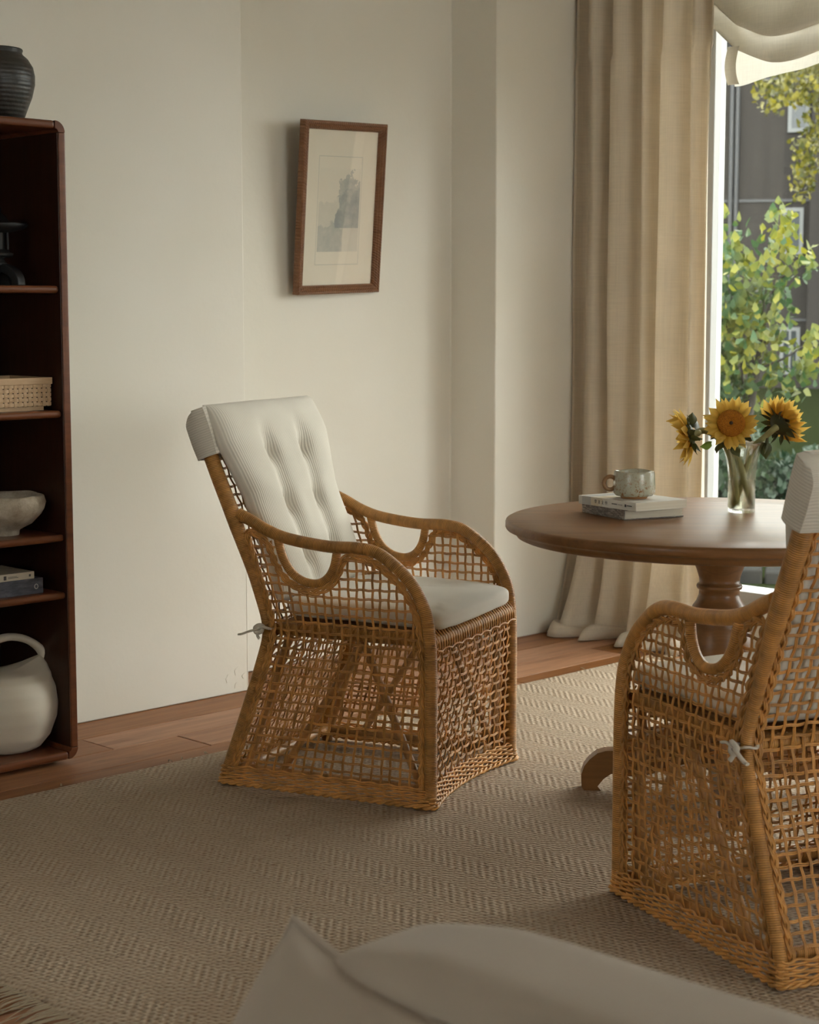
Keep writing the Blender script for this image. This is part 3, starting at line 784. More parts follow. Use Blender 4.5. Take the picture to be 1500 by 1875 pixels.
# ---- woven box
m, nt, b = newmat('bamboo_strip', (.50, .33, .18), .5); v = coords(nt, 'Object', (30, 200, 200)); col(nt, b, mixc(nt, noise(nt, v, 1, 3), (.43, .27, .14), (.57, .39, .225))); MAT['bamboo'] = m
MAT['bamboo_dark'] = newmat('basket_inside', (.045, .025, .012), .8)[0]
bw, bd, bh = .36, .22, .098
bk = empty('woven_box', (2.99 - bw / 2, 4.50 + bd / 2, SHZ[1])); tag(bk, 'pale woven bamboo box with smooth rim on a bookshelf shelf', 'basket')
mb = MB(); mb.box(-bw / 2 + .004, bw / 2 - .004, -bd / 2 + .006, bd / 2 - .004, .014, bh - .012); part('body', mb, 'bamboo_dark', bk)
for y0, y1, x0, x1 in ((-bd / 2 - .003, -bd / 2 + .006, -bw / 2 - .003, bw / 2 + .003), (bd / 2 - .006, bd / 2 + .003, -bw / 2 - .003, bw / 2 + .003), (-bd / 2, bd / 2, bw / 2 - .006, bw / 2 + .003), (-bd / 2, bd / 2, -bw / 2 - .003, -bw / 2 + .006)):
    mb = MB(); mb.box(x0, x1, y0, y1, bh - .02, bh); part('rim', mb, 'bamboo', bk, .0015, 2)
mb = MB(); mb.box(-bw / 2 + .02, bw / 2 - .02, -bd / 2 + .012, -bd / 2 + .03, 0, .013); part('runner', mb, 'bamboo', bk, .001)
mb = MB(); mb.box(-bw / 2 + .02, bw / 2 - .02, bd / 2 - .03, bd / 2 - .012, 0, .013); part('runner', mb, 'bamboo', bk, .001)
def ribbon(fn, n, w, wdir, thick):
    mb = MB(); P = [fn(i / n) for i in range(n + 1)]; vs = []
    for p, nn in P:
        for a, c in ((-1, -1), (1, -1), (1, 1), (-1, 1)): vs.append(p + wdir * (w / 2 * a) + nn * (thick / 2 * c))
    fs = [(i * 4 + k, i * 4 + (k + 1) % 4, i * 4 + 4 + (k + 1) % 4, i * 4 + 4 + k) for i in range(n) for k in range(4)]
    return mb.add(vs, fs, smooth=False)
NV_, NH_ = 22, 5; cw = bw / NV_
for j in range(NV_):
    x = -bw / 2 + cw * (j + .5)
    fn = lambda t, x=x, j=j: (Vector((x, -bd / 2 + .002 - .0016 * math.cos(math.pi * (t * NH_ - .5 + j)), lerp(.013, bh - .018, t))), Vector((0, -1, 0)))
    part('strip', ribbon(fn, NH_ * 3, cw * .66, Vector((1, 0, 0)), .0012), 'bamboo', bk)
for i in range(NH_):
    z = lerp(.013, bh - .018, (i + .5) / NH_)
    fn = lambda t, z=z, i=i: (Vector((lerp(-bw / 2, bw / 2, t), -bd / 2 + .002 + .0016 * math.cos(math.pi * (t * NV_ - .5 + i)), z)), Vector((0, -1, 0)))
    part('strip', ribbon(fn, NV_ * 3, .0105, Vector((0, 0, 1)), .0012), 'bamboo', bk)
# ---- rough bowl
m, nt, b = newmat('paper_mache', (.46, .40, .31), .9, .2); v = coords(nt)
col(nt, b, ramp(nt, noise(nt, v, 16, 5, .7), [(.3, (.30, .24, .17)), (.55, (.47, .405, .315)), (.8, (.60, .55, .46))])); bump(nt, b, noise(nt, v, 45, 5, .7), .9, .006); MAT['mache'] = m
def rough(p): k = 1 + .05 * mnoise.noise(p * 14) + .03 * mnoise.noise(p * 40); return Vector((p.x * k, p.y * k, p.z + .004 * mnoise.noise(p * 18)))
mb = MB(); mb.lathe([(.045, 0), (.047, .012), (.05, .018), (.085, .035), (.112, .062), (.122, .078), (.124, .10), (.119, .118), (.112, .12), (.104, .112), (.098, .08), (.07, .045), (.001, .035)], 48, fn=rough)
tag(obj('rough_bowl', mb, MAT['mache'], None, (2.868, 4.585, SHZ[2])), 'rough tan papier-mache bowl with thick rim on a bookshelf shelf', 'bowl')
# ---- shelf books
def book(name, loc, rz, w, d, h, cover, label, spine='-y', lean=0, soft=False, pages=(.62, .56, .45), group=None):
    """w along x (spine length), d along y, spine on -y"""
    bk = empty(name, loc, rz); tag(bk, label, 'book', group)
    mb = MB(); t = .003 if not soft else .0012; o_ = .003 if not soft else 0
    mb.box(-w / 2, w / 2, -d / 2, d / 2, 0, t); mb.box(-w / 2, w / 2, -d / 2, d / 2, h - t, h); mb.box(-w / 2, w / 2, -d / 2, -d / 2 + t, t, h - t); obj('cover', mb, cover, bk)
    mb = MB(); mb.box(-w / 2 + o_, w / 2 - o_, -d / 2 + t, d / 2 - o_, t, h - t); obj('pages', mb, MAT['pages'], bk); return bk
m, nt, b = newmat('book_pages', (.66, .60, .49), .9, .1); v = coords(nt, 'Object', (2, 2, 900)); col(nt, b, mixc(nt, noise(nt, v, 1, 2), (.54, .48, .38), (.72, .66, .55))); MAT['pages'] = m
m, nt, b = newmat('cover_slate', (.05, .055, .07), .5); v = coords(nt, 'Object', (26, 26, 90)); col(nt, b, ramp(nt, noise(nt, v, 1, 4, .7), [(.4, (.045, .048, .06)), (.6, (.09, .095, .12)), (.8, (.16, .16, .18))])); MAT['c_slate'] = m
MAT['c_cream'] = newmat('cover_cream', (.50, .44, .34), .6)[0]
MAT['ink'] = newmat('print_ink', (.05, .045, .045), .7)[0]; MAT['ink_white'] = newmat('print_white', (.6, .58, .54), .6)[0]
bk1 = book('book', (2.945 - .15, 4.50 + .11, SHZ[3]), 0, .30, .22, .046, MAT['c_slate'], 'thick slate blue hardback lying under a thinner book on the shelf')
mb = MB(); ra = [(.011, 0), (0, .011), (-.011, 0), (0, -.011)]; mb.tube([Vector((.126 + .006 * math.cos(t), -.1106, .022 + .007 * math.sin(t))) for t in [i * math.pi / 6 for i in range(12)]], .0012, 4, closed=True)
obj('spine_emblem', mb, MAT['ink_white'], bk1)
mb = MB()
for k in range(14): mb.box(-.02 - k * .006, -.0165 - k * .006, -.1104, -.1099, .018, .018 + (.004 if k % 3 else .006))
obj('spine_print', mb, MAT['ink_white'], bk1)
bk2 = book('book', (2.918 - .13, 4.505 + .09, SHZ[3] + .0462), 0, .26, .18, .021, MAT['c_cream'], 'thin cream book lying on top of the slate hardback')
mb = MB(); mb.box(.025, .034, -.0906, -.0899, .004, .016); mb.box(.04, .075, -.0906, -.0899, .008, .0095); mb.box(.04, .07, -.0906, -.0899, .0115, .0125); mb.box(.112, .118, -.0906, -.0899, .007, .014); obj('spine_print', mb, MAT['ink'], bk2)
# ---- cream jug with loop handle
m, nt, b = newmat('cream_ceramic', (.60, .535, .43), .5, .4); v = coords(nt); col(nt, b, mixc(nt, noise(nt, v, 5, 4), (.66, .59, .48), (.76, .70, .59))); bump(nt, b, noise(nt, v, 40, 3), .1, .002); MAT['cream'] = m
jug = empty('ceramic_jug', (2.880, 4.605, zb + T)); tag(jug, 'large cream ceramic jug with loop handle at the bottom of the bookshelf', 'jug')
mb = MB()
def jb(u, v):
    a = 2 * math.pi * u
    r = interp([(0, .0), (.02, .075), (.08, .098), (.2, .128), (.36, .149), (.48, .154), (.62, .147), (.74, .130), (.84, .102), (.92, .066), (1, .03)], v)
    z = interp([(0, 0), (.02, 0), (.08, .010), (.2, .045), (.36, .10), (.48, .14), (.62, .185), (.74, .217), (.84, .236), (.92, .245), (1, .248)], v)
    lift = max(0, math.cos(a)) ** 3 * max(0, (v - .4) / .6)                # the wall runs up into the lip on one side
    return Vector((r * math.cos(a) + lift * .09 * (v > .7) * (v - .7) / .3, r * math.sin(a) * .92, z + lift * .03))
mb.grid(64, 48, jb, closeu=True); n = 64
mb.add([jb(k / n, 1) for k in range(n)], [tuple(range(n))])
obj('body', mb, MAT['cream'], jug)
mb = MB(); P = smoothpath([(.118, 0, .175), (.130, 0, .225), (.133, 0, .262), (.112, 0, .300), (.062, 0, .333), (0, 0, .346), (-.06, 0, .332), (-.105, 0, .29), (-.122, 0, .23), (-.12, 0, .18)], 6)
k = len(P); mb.tube(P, [interp([(0, .034), (.12, .031), (.25, .022), (.4, .0185), (.75, .0185), (1, .024)], i / k) for i in range(k)], 14, flat=.62, up=Vector((1, 0, 0))); obj('handle', mb, MAT['cream'], jug)

# ================================================================== picture on the niche wall
m, nt, b = newmat('carved_frame', (.20, .085, .035), .38); v = coords(nt); u = sep(nt, coords(nt, 'UV'))
bead = math_(nt, 'SINE', math_(nt, 'MULTIPLY', u[1], 2 * math.pi / .011))
col(nt, b, mixc(nt, noise(nt, v, 25, 4), (.14, .055, .022), (.27, .125, .055))); bump(nt, b, math_(nt, 'ADD', math_(nt, 'MULTIPLY', bead, .6), noise(nt, v, 160, 3)), .6, .003); MAT['pframe'] = m
PWd, PHt = .458, .648
pic = empty('framed_print', (4.676, YR - .066, 1.7505)); tag(pic, 'framed landscape engraving in carved brown frame hanging crooked in the niche', 'picture')
pic.rotation_euler = (R(6.0), R(-1.9), R(4.0))          # top hangs off the wall and the frame is slightly askew
prof = [(0, .016), (0, -.010), (.004, -.014), (.010, -.014), (.0125, -.010), (.0165, -.012), (.022, -.0085), (.0245, -.004), (.028, -.006), (.031, -.002), (.033, .004), (.033, .016)]   # (in from outer edge, depth y)
def rail(a, bq, inw):
    a, bq, inw = Vector(a), Vector(bq), Vector(inw); d = (bq - a).normalized(); L = (bq - a).length
    mb = MB(); n = len(prof); st = 24; vs = []; fs = []; uv = []
    for i in range(st + 1):
        for q, dy in prof:
            s_ = lerp(q, L - q, i / st); vs.append(a + d * s_ + inw * q + Vector((0, dy, 0)))
    for i in range(st):
        for k in range(n - 1):
            fs.append((i * n + k, i * n + k + 1, (i + 1) * n + k + 1, (i + 1) * n + k)); uv.append([(prof[k][0], L * i / st), (prof[k + 1][0], L * i / st), (prof[k + 1][0], L * (i + 1) / st), (prof[k][0], L * (i + 1) / st)])
    mb.add(vs, fs, uv, smooth=False); obj('frame_rail', mb, MAT['pframe'], pic)
w2, h2 = PWd / 2, PHt / 2
rail((-w2, 0, h2), (w2, 0, h2), (0, 0, -1)); rail((w2, 0, h2), (w2, 0, -h2), (-1, 0, 0)); rail((w2, 0, -h2), (-w2, 0, -h2), (0, 0, 1)); rail((-w2, 0, -h2), (-w2, 0, h2), (1, 0, 0))
# carved bead rows on the rails
mb = MB()
def beads(a, bq, r, step):
    a, bq = Vector(a), Vector(bq); n = int((bq - a).length / step)
    for i in range(n + 1):
        c = a.lerp(bq, i / n); d = (bq - a).normalized() * (r * 1.25)
        s_ = Vector((0, -1, 0)) * r; t_ = d.cross(Vector((0, 1, 0))).normalized() * r
        vs = [c - d, c + d, c + s_, c + t_, c - t_]; mb.add(vs, [(0, 3, 2), (3, 1, 2), (1, 4, 2), (4, 0, 2)])
for q, r, st, dy in ((.0075, .0032, .0088, -.0135), (.0265, .002, .0058, -.0045)):
    beads((-w2 + q, dy, h2 - q), (w2 - q, dy, h2 - q), r, st); beads((-w2 + q, dy, -h2 + q), (w2 - q, dy, -h2 + q), r, st)
    beads((-w2 + q, dy, -h2 + q), (-w2 + q, dy, h2 - q), r, st); beads((w2 - q, dy, -h2 + q), (w2 - q, dy, h2 - q), r, st)
tag(obj('carved_beads', mb, MAT['pframe'], pic), kind='stuff')
# print: pale paper with a faint blue-grey landscape engraving
m, nt, b = newmat('engraving', (.62, .56, .46), .9, .1); v = coords(nt); x, y, z = sep(nt, v)
n1 = noise(nt, v, 9, 5, .7); n2 = noise(nt, coords(nt, 'Object', (60, 60, 400)), 1, 2); n3 = noise(nt, v, 26, 4, .7)
def band(val, lo, hi, s=.004):
    return math_(nt, 'MULTIPLY', math_(nt, 'MULTIPLY', math_(nt, 'GREATER_THAN', val, lo), math_(nt, 'LESS_THAN', val, hi)), 1)
# image window
inx = band(x, -.118, .108); inz = band(z, -.165, .150); img = math_(nt, 'MULTIPLY', inx, inz)
hill = math_(nt, 'LESS_THAN', z, math_(nt, 'MULTIPLY_ADD', n1, .16, math_(nt, 'MULTIPLY_ADD', x, .30, -.03)))
tree = math_(nt, 'MULTIPLY', math_(nt, 'LESS_THAN', z, math_(nt, 'MULTIPLY_ADD', n1, .34, -.06)), math_(nt, 'GREATER_THAN', x, math_(nt, 'MULTIPLY_ADD', n1, -.10, .04)))
tree = math_(nt, 'MULTIPLY', tree, math_(nt, 'GREATER_THAN', z, -.075))
bush = math_(nt, 'MULTIPLY', math_(nt, 'LESS_THAN', z, math_(nt, 'MULTIPLY_ADD', n1, .2, -.18)), math_(nt, 'LESS_THAN', x, .02))
dens = math_(nt, 'MULTIPLY', math_(nt, 'ADD', math_(nt, 'MULTIPLY', hill, .25), math_(nt, 'ADD', math_(nt, 'MULTIPLY', tree, .75), math_(nt, 'MULTIPLY', bush, .4))), math_(nt, 'MULTIPLY_ADD', n3, 1.0, .2))
dens = math_(nt, 'MULTIPLY', img, math_(nt, 'MINIMUM', math_(nt, 'ADD', dens, .06), .9))
plate = math_(nt, 'SUBTRACT', math_(nt, 'MULTIPLY', band(x, -.126, .116), band(z, -.215, .195)), math_(nt, 'MULTIPLY', band(x, -.1235, .1135), band(z, -.2125, .1925)))
c = mixc(nt, math_(nt, 'MULTIPLY', plate, .45), mixc(nt, noise(nt, v, 4, 3), (.74, .66, .55), (.80, .74, .63)), (.30, .32, .32))
c = mixc(nt, math_(nt, 'MULTIPLY', dens, .8), c, (.17, .21, .24)); col(nt, b, c); MAT['print'] = m
mb = MB(); mb.box(-w2 + .026, w2 - .026, .008, .012, -h2 + .026, h2 - .026); obj('print', mb, MAT['print'], pic)
mb = MB(); mb.box(-w2 + .028, w2 - .028, .004, .006, -h2 + .028, h2 - .028); obj('glass', mb, MAT['pglass'], pic)
mb = MB(); mb.box(-w2 + .01, w2 - .01, .013, .016, -h2 + .01, h2 - .01); obj('backing', mb, MAT['walnut'], pic)

# ================================================================== round table
TC = (4.090, 2.862)
tb = empty('round_table', (TC[0], TC[1], .011), R(131)); tag(tb, 'round brown oak pedestal table with moulded edge near the window', 'table')
TZ = .774; KS = .9435
mb = MB(); mb.lathe([(.001, TZ), (.2, TZ), (.45, TZ), (.592, TZ), (.598, TZ - .003), (.600, TZ - .008), (.600, TZ - .021), (.597, TZ - .026), (.590, TZ - .028), (.577, TZ - .031), (.572, TZ - .038), (.568, TZ - .047), (.559, TZ - .051), (.4, TZ - .051), (.001, TZ - .051)], 128)
obj('tabletop', mb, MAT['table'], tb)
mb = MB(); mb.lathe([(.104, .723), (.102, .710), (.092, .704), (.083, .690), (.076, .664), (.064, .634), (.057, .611), (.056, .597), (.062, .593), (.064, .587), (.062, .581), (.056, .578), (.057, .563), (.064, .545), (.074, .531), (.076, .525), (.081, .522), (.085, .513), (.084, .505), (.077, .501), (.076, .491), (.083, .475), (.093, .446), (.098, .405), (.094, .355), (.082, .31), (.07, .275), (.08, .268), (.082, .256), (.094, .245), (.098, .22), (.098, .09), (.085, .08), (.001, .08)], 56)
obj('pedestal', mb, MAT['table'], tb)
FOOT = [(.372, .0), (.379, .010), (.380, .046), (.372, .070), (.357, .090), (.335, .108), (.312, .115), (.290, .116), (.276, .122), (.277, .145), (.271, .159), (.258, .168), (.243, .164), (.228, .156), (.20, .160), (.15, .180), (.08, .21), (.08, .085), (.17, .055), (.22, .040), (.247, .043), (.275, .052), (.296, .049), (.317, .034), (.331, .016), (.334, .012), (.327, .004), (.324, .0)]
for k in range(4):
    M = Matrix.Rotation(R(90 * k), 4, 'Z') @ Matrix(((1, 0, 0, 0), (0, 0, -1, 0), (0, 1, 0, 0), (0, 0, 0, 1)))
    mb = MB(); mb.prism(FOOT, -.025, .025, M); obj('foot', mb, MAT['table'], tb)
TT = .7855
# ---- books on the table
m, nt, b = newmat('cover_worn', (.3, .26, .22), .7); v = coords(nt, 'Object', (40, 40, 160)); col(nt, b, ramp(nt, noise(nt, v, 1, 5, .75, 1), [(.35, (.07, .05, .045)), (.5, (.2, .165, .14)), (.7, (.48, .43, .37))])); MAT['c_worn'] = m
m, nt, b = newmat('cover_pale', (.6, .55, .46), .55); v = coords(nt); x = sep(nt, v)[0]
c = mixc(nt, ramp(nt, noise(nt, v, 7, 4, .6), [(.42, (0, 0, 0)), (.6, (1, 1, 1))]), (.66, .62, .54), (.58, .46, .25)); c = mixc(nt, math_(nt, 'GREATER_THAN', x, -.02), c, (.66, .63, .57))
c = mixc(nt, math_(nt, 'LESS_THAN', x, -.075), c, mixc(nt, noise(nt, v, 20, 4), (.34, .33, .31), (.5, .49, .46))); c = mixc(nt, math_(nt, 'LESS_THAN', x, -.117), c, (.55, .53, .47)); col(nt, b, c); MAT['c_pale'] = m
# spine runs from far-left corner to the near corner
a1 = math.atan2(3.0411 - 3.2515, 3.8846 - 3.9572); c1 = (Vector((3.9572, 3.2515, 0)) + Vector((3.8846, 3.0411, 0))) / 2 + Vector((-math.sin(a1), math.cos(a1), 0)) * .105 * KS
tb1 = book('book', (c1.x, c1.y, TT + .0004), a1, .236, .21, .030, MAT['c_worn'], 'worn grey hardback with frayed cover under the pale paperback on the table')
mb = MB()
for k in range(3): mb.box(-.117, .117, .095 - k * .001, .106, .0035 + k * .008, .0045 + k * .008)
obj('loose_leaf', mb, MAT['pages'], tb1); tb1.scale = (KS,) * 3
a2 = math.atan2(2.9910 - 3.2364, 3.8733 - 3.9252); c2 = (Vector((3.9252, 3.2383, 0)) + Vector((3.8733, 2.9920, 0))) / 2 + Vector((-math.sin(a2), math.cos(a2), 0)) * .0985 * KS
tb2 = book('book', (c2.x, c2.y, TT + .0290), a2, .266, .197, .025, MAT['c_pale'], 'pale paperback with printed spine lying under the speckled mug', soft=True)
# spine lettering: four characters, small print and a publisher mark
mb = MB()
def stroke(x0, x1, z0, z1): mb.box(x0, x1, -.0990, -.0984, z0, z1)
def glyph(cx, kind):
    w = .0045; z0, z1 = .008, .0185
    if kind == 0:
        for z in (.009, .0125, .016, .018): stroke(cx - w, cx + w, z, z + .0009)
        stroke(cx - .0006, cx + .0006, z0, z1); stroke(cx - w, cx - w + .001, .0125, .017); stroke(cx + w - .001, cx + w, .0125, .017)
    elif kind == 1:
        stroke(cx - w, cx + w, .016, .017); stroke(cx - .0006, cx + .0006, z0, z1); stroke(cx - w, cx - .002, .009, .010); stroke(cx + .002, cx + w, .009, .010); stroke(cx - .003, cx + .003, .0125, .0135)
    elif kind == 2:
        stroke(cx - .0006, cx + .001, .017, .019); stroke(cx - .004, cx + .004, .0145, .0155); stroke(cx, cx + .0015, .011, .0145); stroke(cx - .002, cx, .0095, .0115); stroke(cx - .004, cx + .005, .008, .009)
    else:
        for z in (.008, .0115, .015, .0178): stroke(cx - w, cx + w, z, z + .0009)
        for q in (-w, -.0006, w - .001): stroke(cx + q, cx + q + .001, .0115, .0158)
for i in range(4):
    mb = MB(); glyph(-.052 + i * .0165, i); obj('spine_character', mb, MAT['ink'], tb2)
mb = MB()
for i in range(6): stroke(.024 + i * .0042, .0268 + i * .0042, .012, .0152)
for i in range(5): stroke(.053 + i * .004, .0552 + i * .004, .0125, .0142)
for i in range(7): stroke(.0925 + i * .0034, .0950 + i * .0034, .0122, .015)
tag(obj('spine_small_print', mb, MAT['ink'], tb2), kind='stuff')
mb = MB(); stroke(.083, .090, .009, .017)
obj('publisher_mark', mb, MAT['ink'], tb2); tb2.scale = (KS,) * 3
# ---- mug
m, nt, b = newmat('speckled_glaze', (.42, .40, .31), .25, .6); v = coords(nt); z = sep(nt, v)[2]
sp = ramp(nt, noise(nt, v, 95, 4, .75), [(.52, (0, 0, 0)), (.62, (1, 1, 1))]); lowr = math_(nt, 'SUBTRACT', 1, math_(nt, 'MULTIPLY', z, 12)); k = math_(nt, 'MULTIPLY', sp, math_(nt, 'MAXIMUM', math_(nt, 'ADD', lowr, math_(nt, 'MULTIPLY', noise(nt, v, 20, 3), .45)), .18))
c = mixc(nt, k, mixc(nt, noise(nt, v, 14, 3), (.40, .385, .29), (.47, .45, .35)), (.27, .13, .045)); c = mixc(nt, math_(nt, 'LESS_THAN', z, .008), c, (.36, .18, .075)); col(nt, b, c); MAT['glaze'] = m
MAT['handle_brown'] = m_wood('handle_glaze', (.29, .155, .06), (.2, .10, .04), .4, 'Z', 3)
mug = empty('speckled_mug', (3.9752, 3.0779, TT + .0528)); tag(mug, 'speckled grey-green stoneware mug standing on the books', 'mug')
def wonk(p): return Vector((p.x, p.y, p.z + (.0016 * math.sin(3 * math.atan2(p.y, p.x)) + .001) * (p.z > .06)))
mb = MB(); mb.lathe([(.038, 0), (.040, .003), (.042, .006), (.056, .009), (.0625, .018), (.0635, .03), (.062, .055), (.0605, .074), (.0595, .080), (.0575, .081), (.056, .078), (.057, .05), (.056, .02), (.04, .012), (.001, .012)], 44, fn=wonk); obj('cup', mb, MAT['glaze'], mug)
mb = MB(); dirv = Vector((-.78, .62, 0)).normalized(); ctr = dirv * .0735 + Vector((0, 0, .046))
mb.tube([ctr + dirv * (.019 * math.cos(t)) + Vector((0, 0, .0195 * math.sin(t))) for t in [i * 2 * math.pi / 24 for i in range(24)]], .0065, 10, closed=True); obj('handle', mb, MAT['handle_brown'], mug); mug.scale = (KS,) * 3
# ---- glass vase with water
m = bpy.data.materials.new('clear_glass'); m.use_nodes = True; nt = m.node_tree; b = nt.nodes['Principled BSDF']; b.inputs['Transmission Weight'].default_value = 1; b.inputs['Roughness'].default_value = 0; b.inputs['IOR'].default_value = 1.45; b.inputs['Base Color'].default_value = (.97, .98, .97, 1)
out = nt.nodes['Material Output']; tr = nd(nt, 'ShaderNodeBsdfTransparent'); tr.inputs[0].default_value = (.96, .97, .95, 1); mx = nd(nt, 'ShaderNodeMixShader'); mx.inputs[0].default_value = .55
nt.links.new(b.outputs[0], mx.inputs[1]); nt.links.new(tr.outputs[0], mx.inputs[2]); nt.links.new(mx.outputs[0], out.inputs[0]); MAT['glass'] = m
m = bpy.data.materials.new('vase_water'); m.use_nodes = True; nt = m.node_tree; b = nt.nodes['Principled BSDF']; b.inputs['Transmission Weight'].default_value = 1; b.inputs['Roughness'].default_value = 0; b.inputs['IOR'].default_value = 1.2; b.inputs['Base Color'].default_value = (.90, .88, .76, 1)
out = nt.nodes['Material Output']; tr = nd(nt, 'ShaderNodeBsdfTransparent'); tr.inputs[0].default_value = (.93, .91, .82, 1); mx = nd(nt, 'ShaderNodeMixShader'); mx.inputs[0].default_value = .5
nt.links.new(b.outputs[0], mx.inputs[1]); nt.links.new(tr.outputs[0], mx.inputs[2]); nt.links.new(mx.outputs[0], out.inputs[0]); MAT['water'] = m
VX, VY = 4.2884, 2.9307
vase = empty('glass_vase', (VX, VY, TT)); tag(vase, 'clear flared glass vase half filled with water on the round table', 'vase')
mb = MB(); mb.lathe([(.0405, 0), (.042, .002), (.042, .10), (.043, .125), (.047, .155), (.055, .185), (.066, .206), (.0705, .213), (.069, .2145), (.0645, .207), (.053, .185), (.045, .155), (.041, .125), (.0395, .10), (.0395, .014), (.001, .012)], 48); obj('glass_body', mb, MAT['glass'], vase)
mb = MB(); mb.lathe([(.001, .0135), (.039, .0145), (.039, .099), (.001, .099)], 40); obj('water', mb, MAT['water'], vase); vase.scale = (KS,) * 3
# ---- sunflowers
m, nt, b = newmat('sunflower_petal', (.75, .42, .03), .6, .2); v = coords(nt, 'UV'); oi = nd(nt, 'ShaderNodeObjectInfo'); uu = sep(nt, v)
c = mixc(nt, uu[1], (.66, .36, .03), (.82, .60, .17)); c = mixc(nt, math_(nt, 'MULTIPLY', noise(nt, coords(nt, 'UV', (40, 3, 1)), 1, 2), .7), c, (.62, .40, .07)); col(nt, b, c)
out = nt.nodes['Material Output']; tr = nd(nt, 'ShaderNodeBsdfTranslucent'); nt.links.new(c, tr.inputs[0]); mx = nd(nt, 'ShaderNodeMixShader'); mx.inputs[0].default_value = .4
nt.links.new(b.outputs[0], mx.inputs[1]); nt.links.new(tr.outputs[0], mx.inputs[2]); nt.links.new(mx.outputs[0], out.inputs[0]); MAT['petal'] = m
m, nt, b = newmat('sunflower_disc', (.35, .12, .02), .9, .1); v = coords(nt); vo = nd(nt, 'ShaderNodeTexVoronoi'); vo.inputs['Scale'].default_value = 420; nt.links.new(v, vo.inputs['Vector'])
col(nt, b, mixc(nt, vo.outputs['Distance'], (.55, .21, .02), (.22, .07, .012))); bump(nt, b, vo.outputs['Distance'], .8, .003); MAT['disc'] = m
MAT['disc_eye'] = newmat('sunflower_eye', (.035, .018, .008), .9)[0]
MAT['stem'] = m_leaf('flower_stem', (.30, .28, .12), (.38, .36, .17), .05)
MAT['sepal'] = m_leaf('flower_sepal', (.05, .055, .02), (.09, .095, .03), .15)
MAT['gleaf'] = m_leaf('flower_leaf', (.16, .24, .035), (.22, .30, .05), .35)
def petal_mesh(name, L, W, curl, seed, mat):
    rnd = random.Random(seed); tw = rnd.uniform(-.5, .5); bend = rnd.uniform(-.5, .3)
    def f(u, v):
        w = W * (math.sin(math.pi * min(1, .12 + v * .88)) ** .7) * (1 - v ** 4) + .0008
        x = (u - .5) * 2 * w; z = curl * v * v * L - .25 * abs(u - .5) * w * 4 + .12 * L * math.sin(v * 3 + seed)*.3
        return Vector((x * math.cos(tw * v) + bend * L * .15 * v * v, v * L, z + x * math.sin(tw * v)))
    mb = MB(); mb.grid(5, 7, f); me = mb.mesh(name); me.materials.append(mat); return me
PET = [petal_mesh('petal', L, W, cu_, k, MAT['petal']) for k, (L, W, cu_) in enumerate(((.044, .0115, .15), (.047, .012, -.1), (.040, .0105, .3), (.046, .011, .0), (.042, .012, -.3)))]
SEP = [petal_mesh('sepal', L, W, cu_, 20 + k, MAT['sepal']) for k, (L, W, cu_) in enumerate(((.034, .0085, -.35), (.038, .007, -.6), (.03, .0075, .2)))]
LF = petal_mesh('leaf', .055, .017, -.25, 41, MAT['gleaf']); LFD = petal_mesh('leaf', .05, .019, -.5, 43, MAT['sepal'])
SCL = 1.0
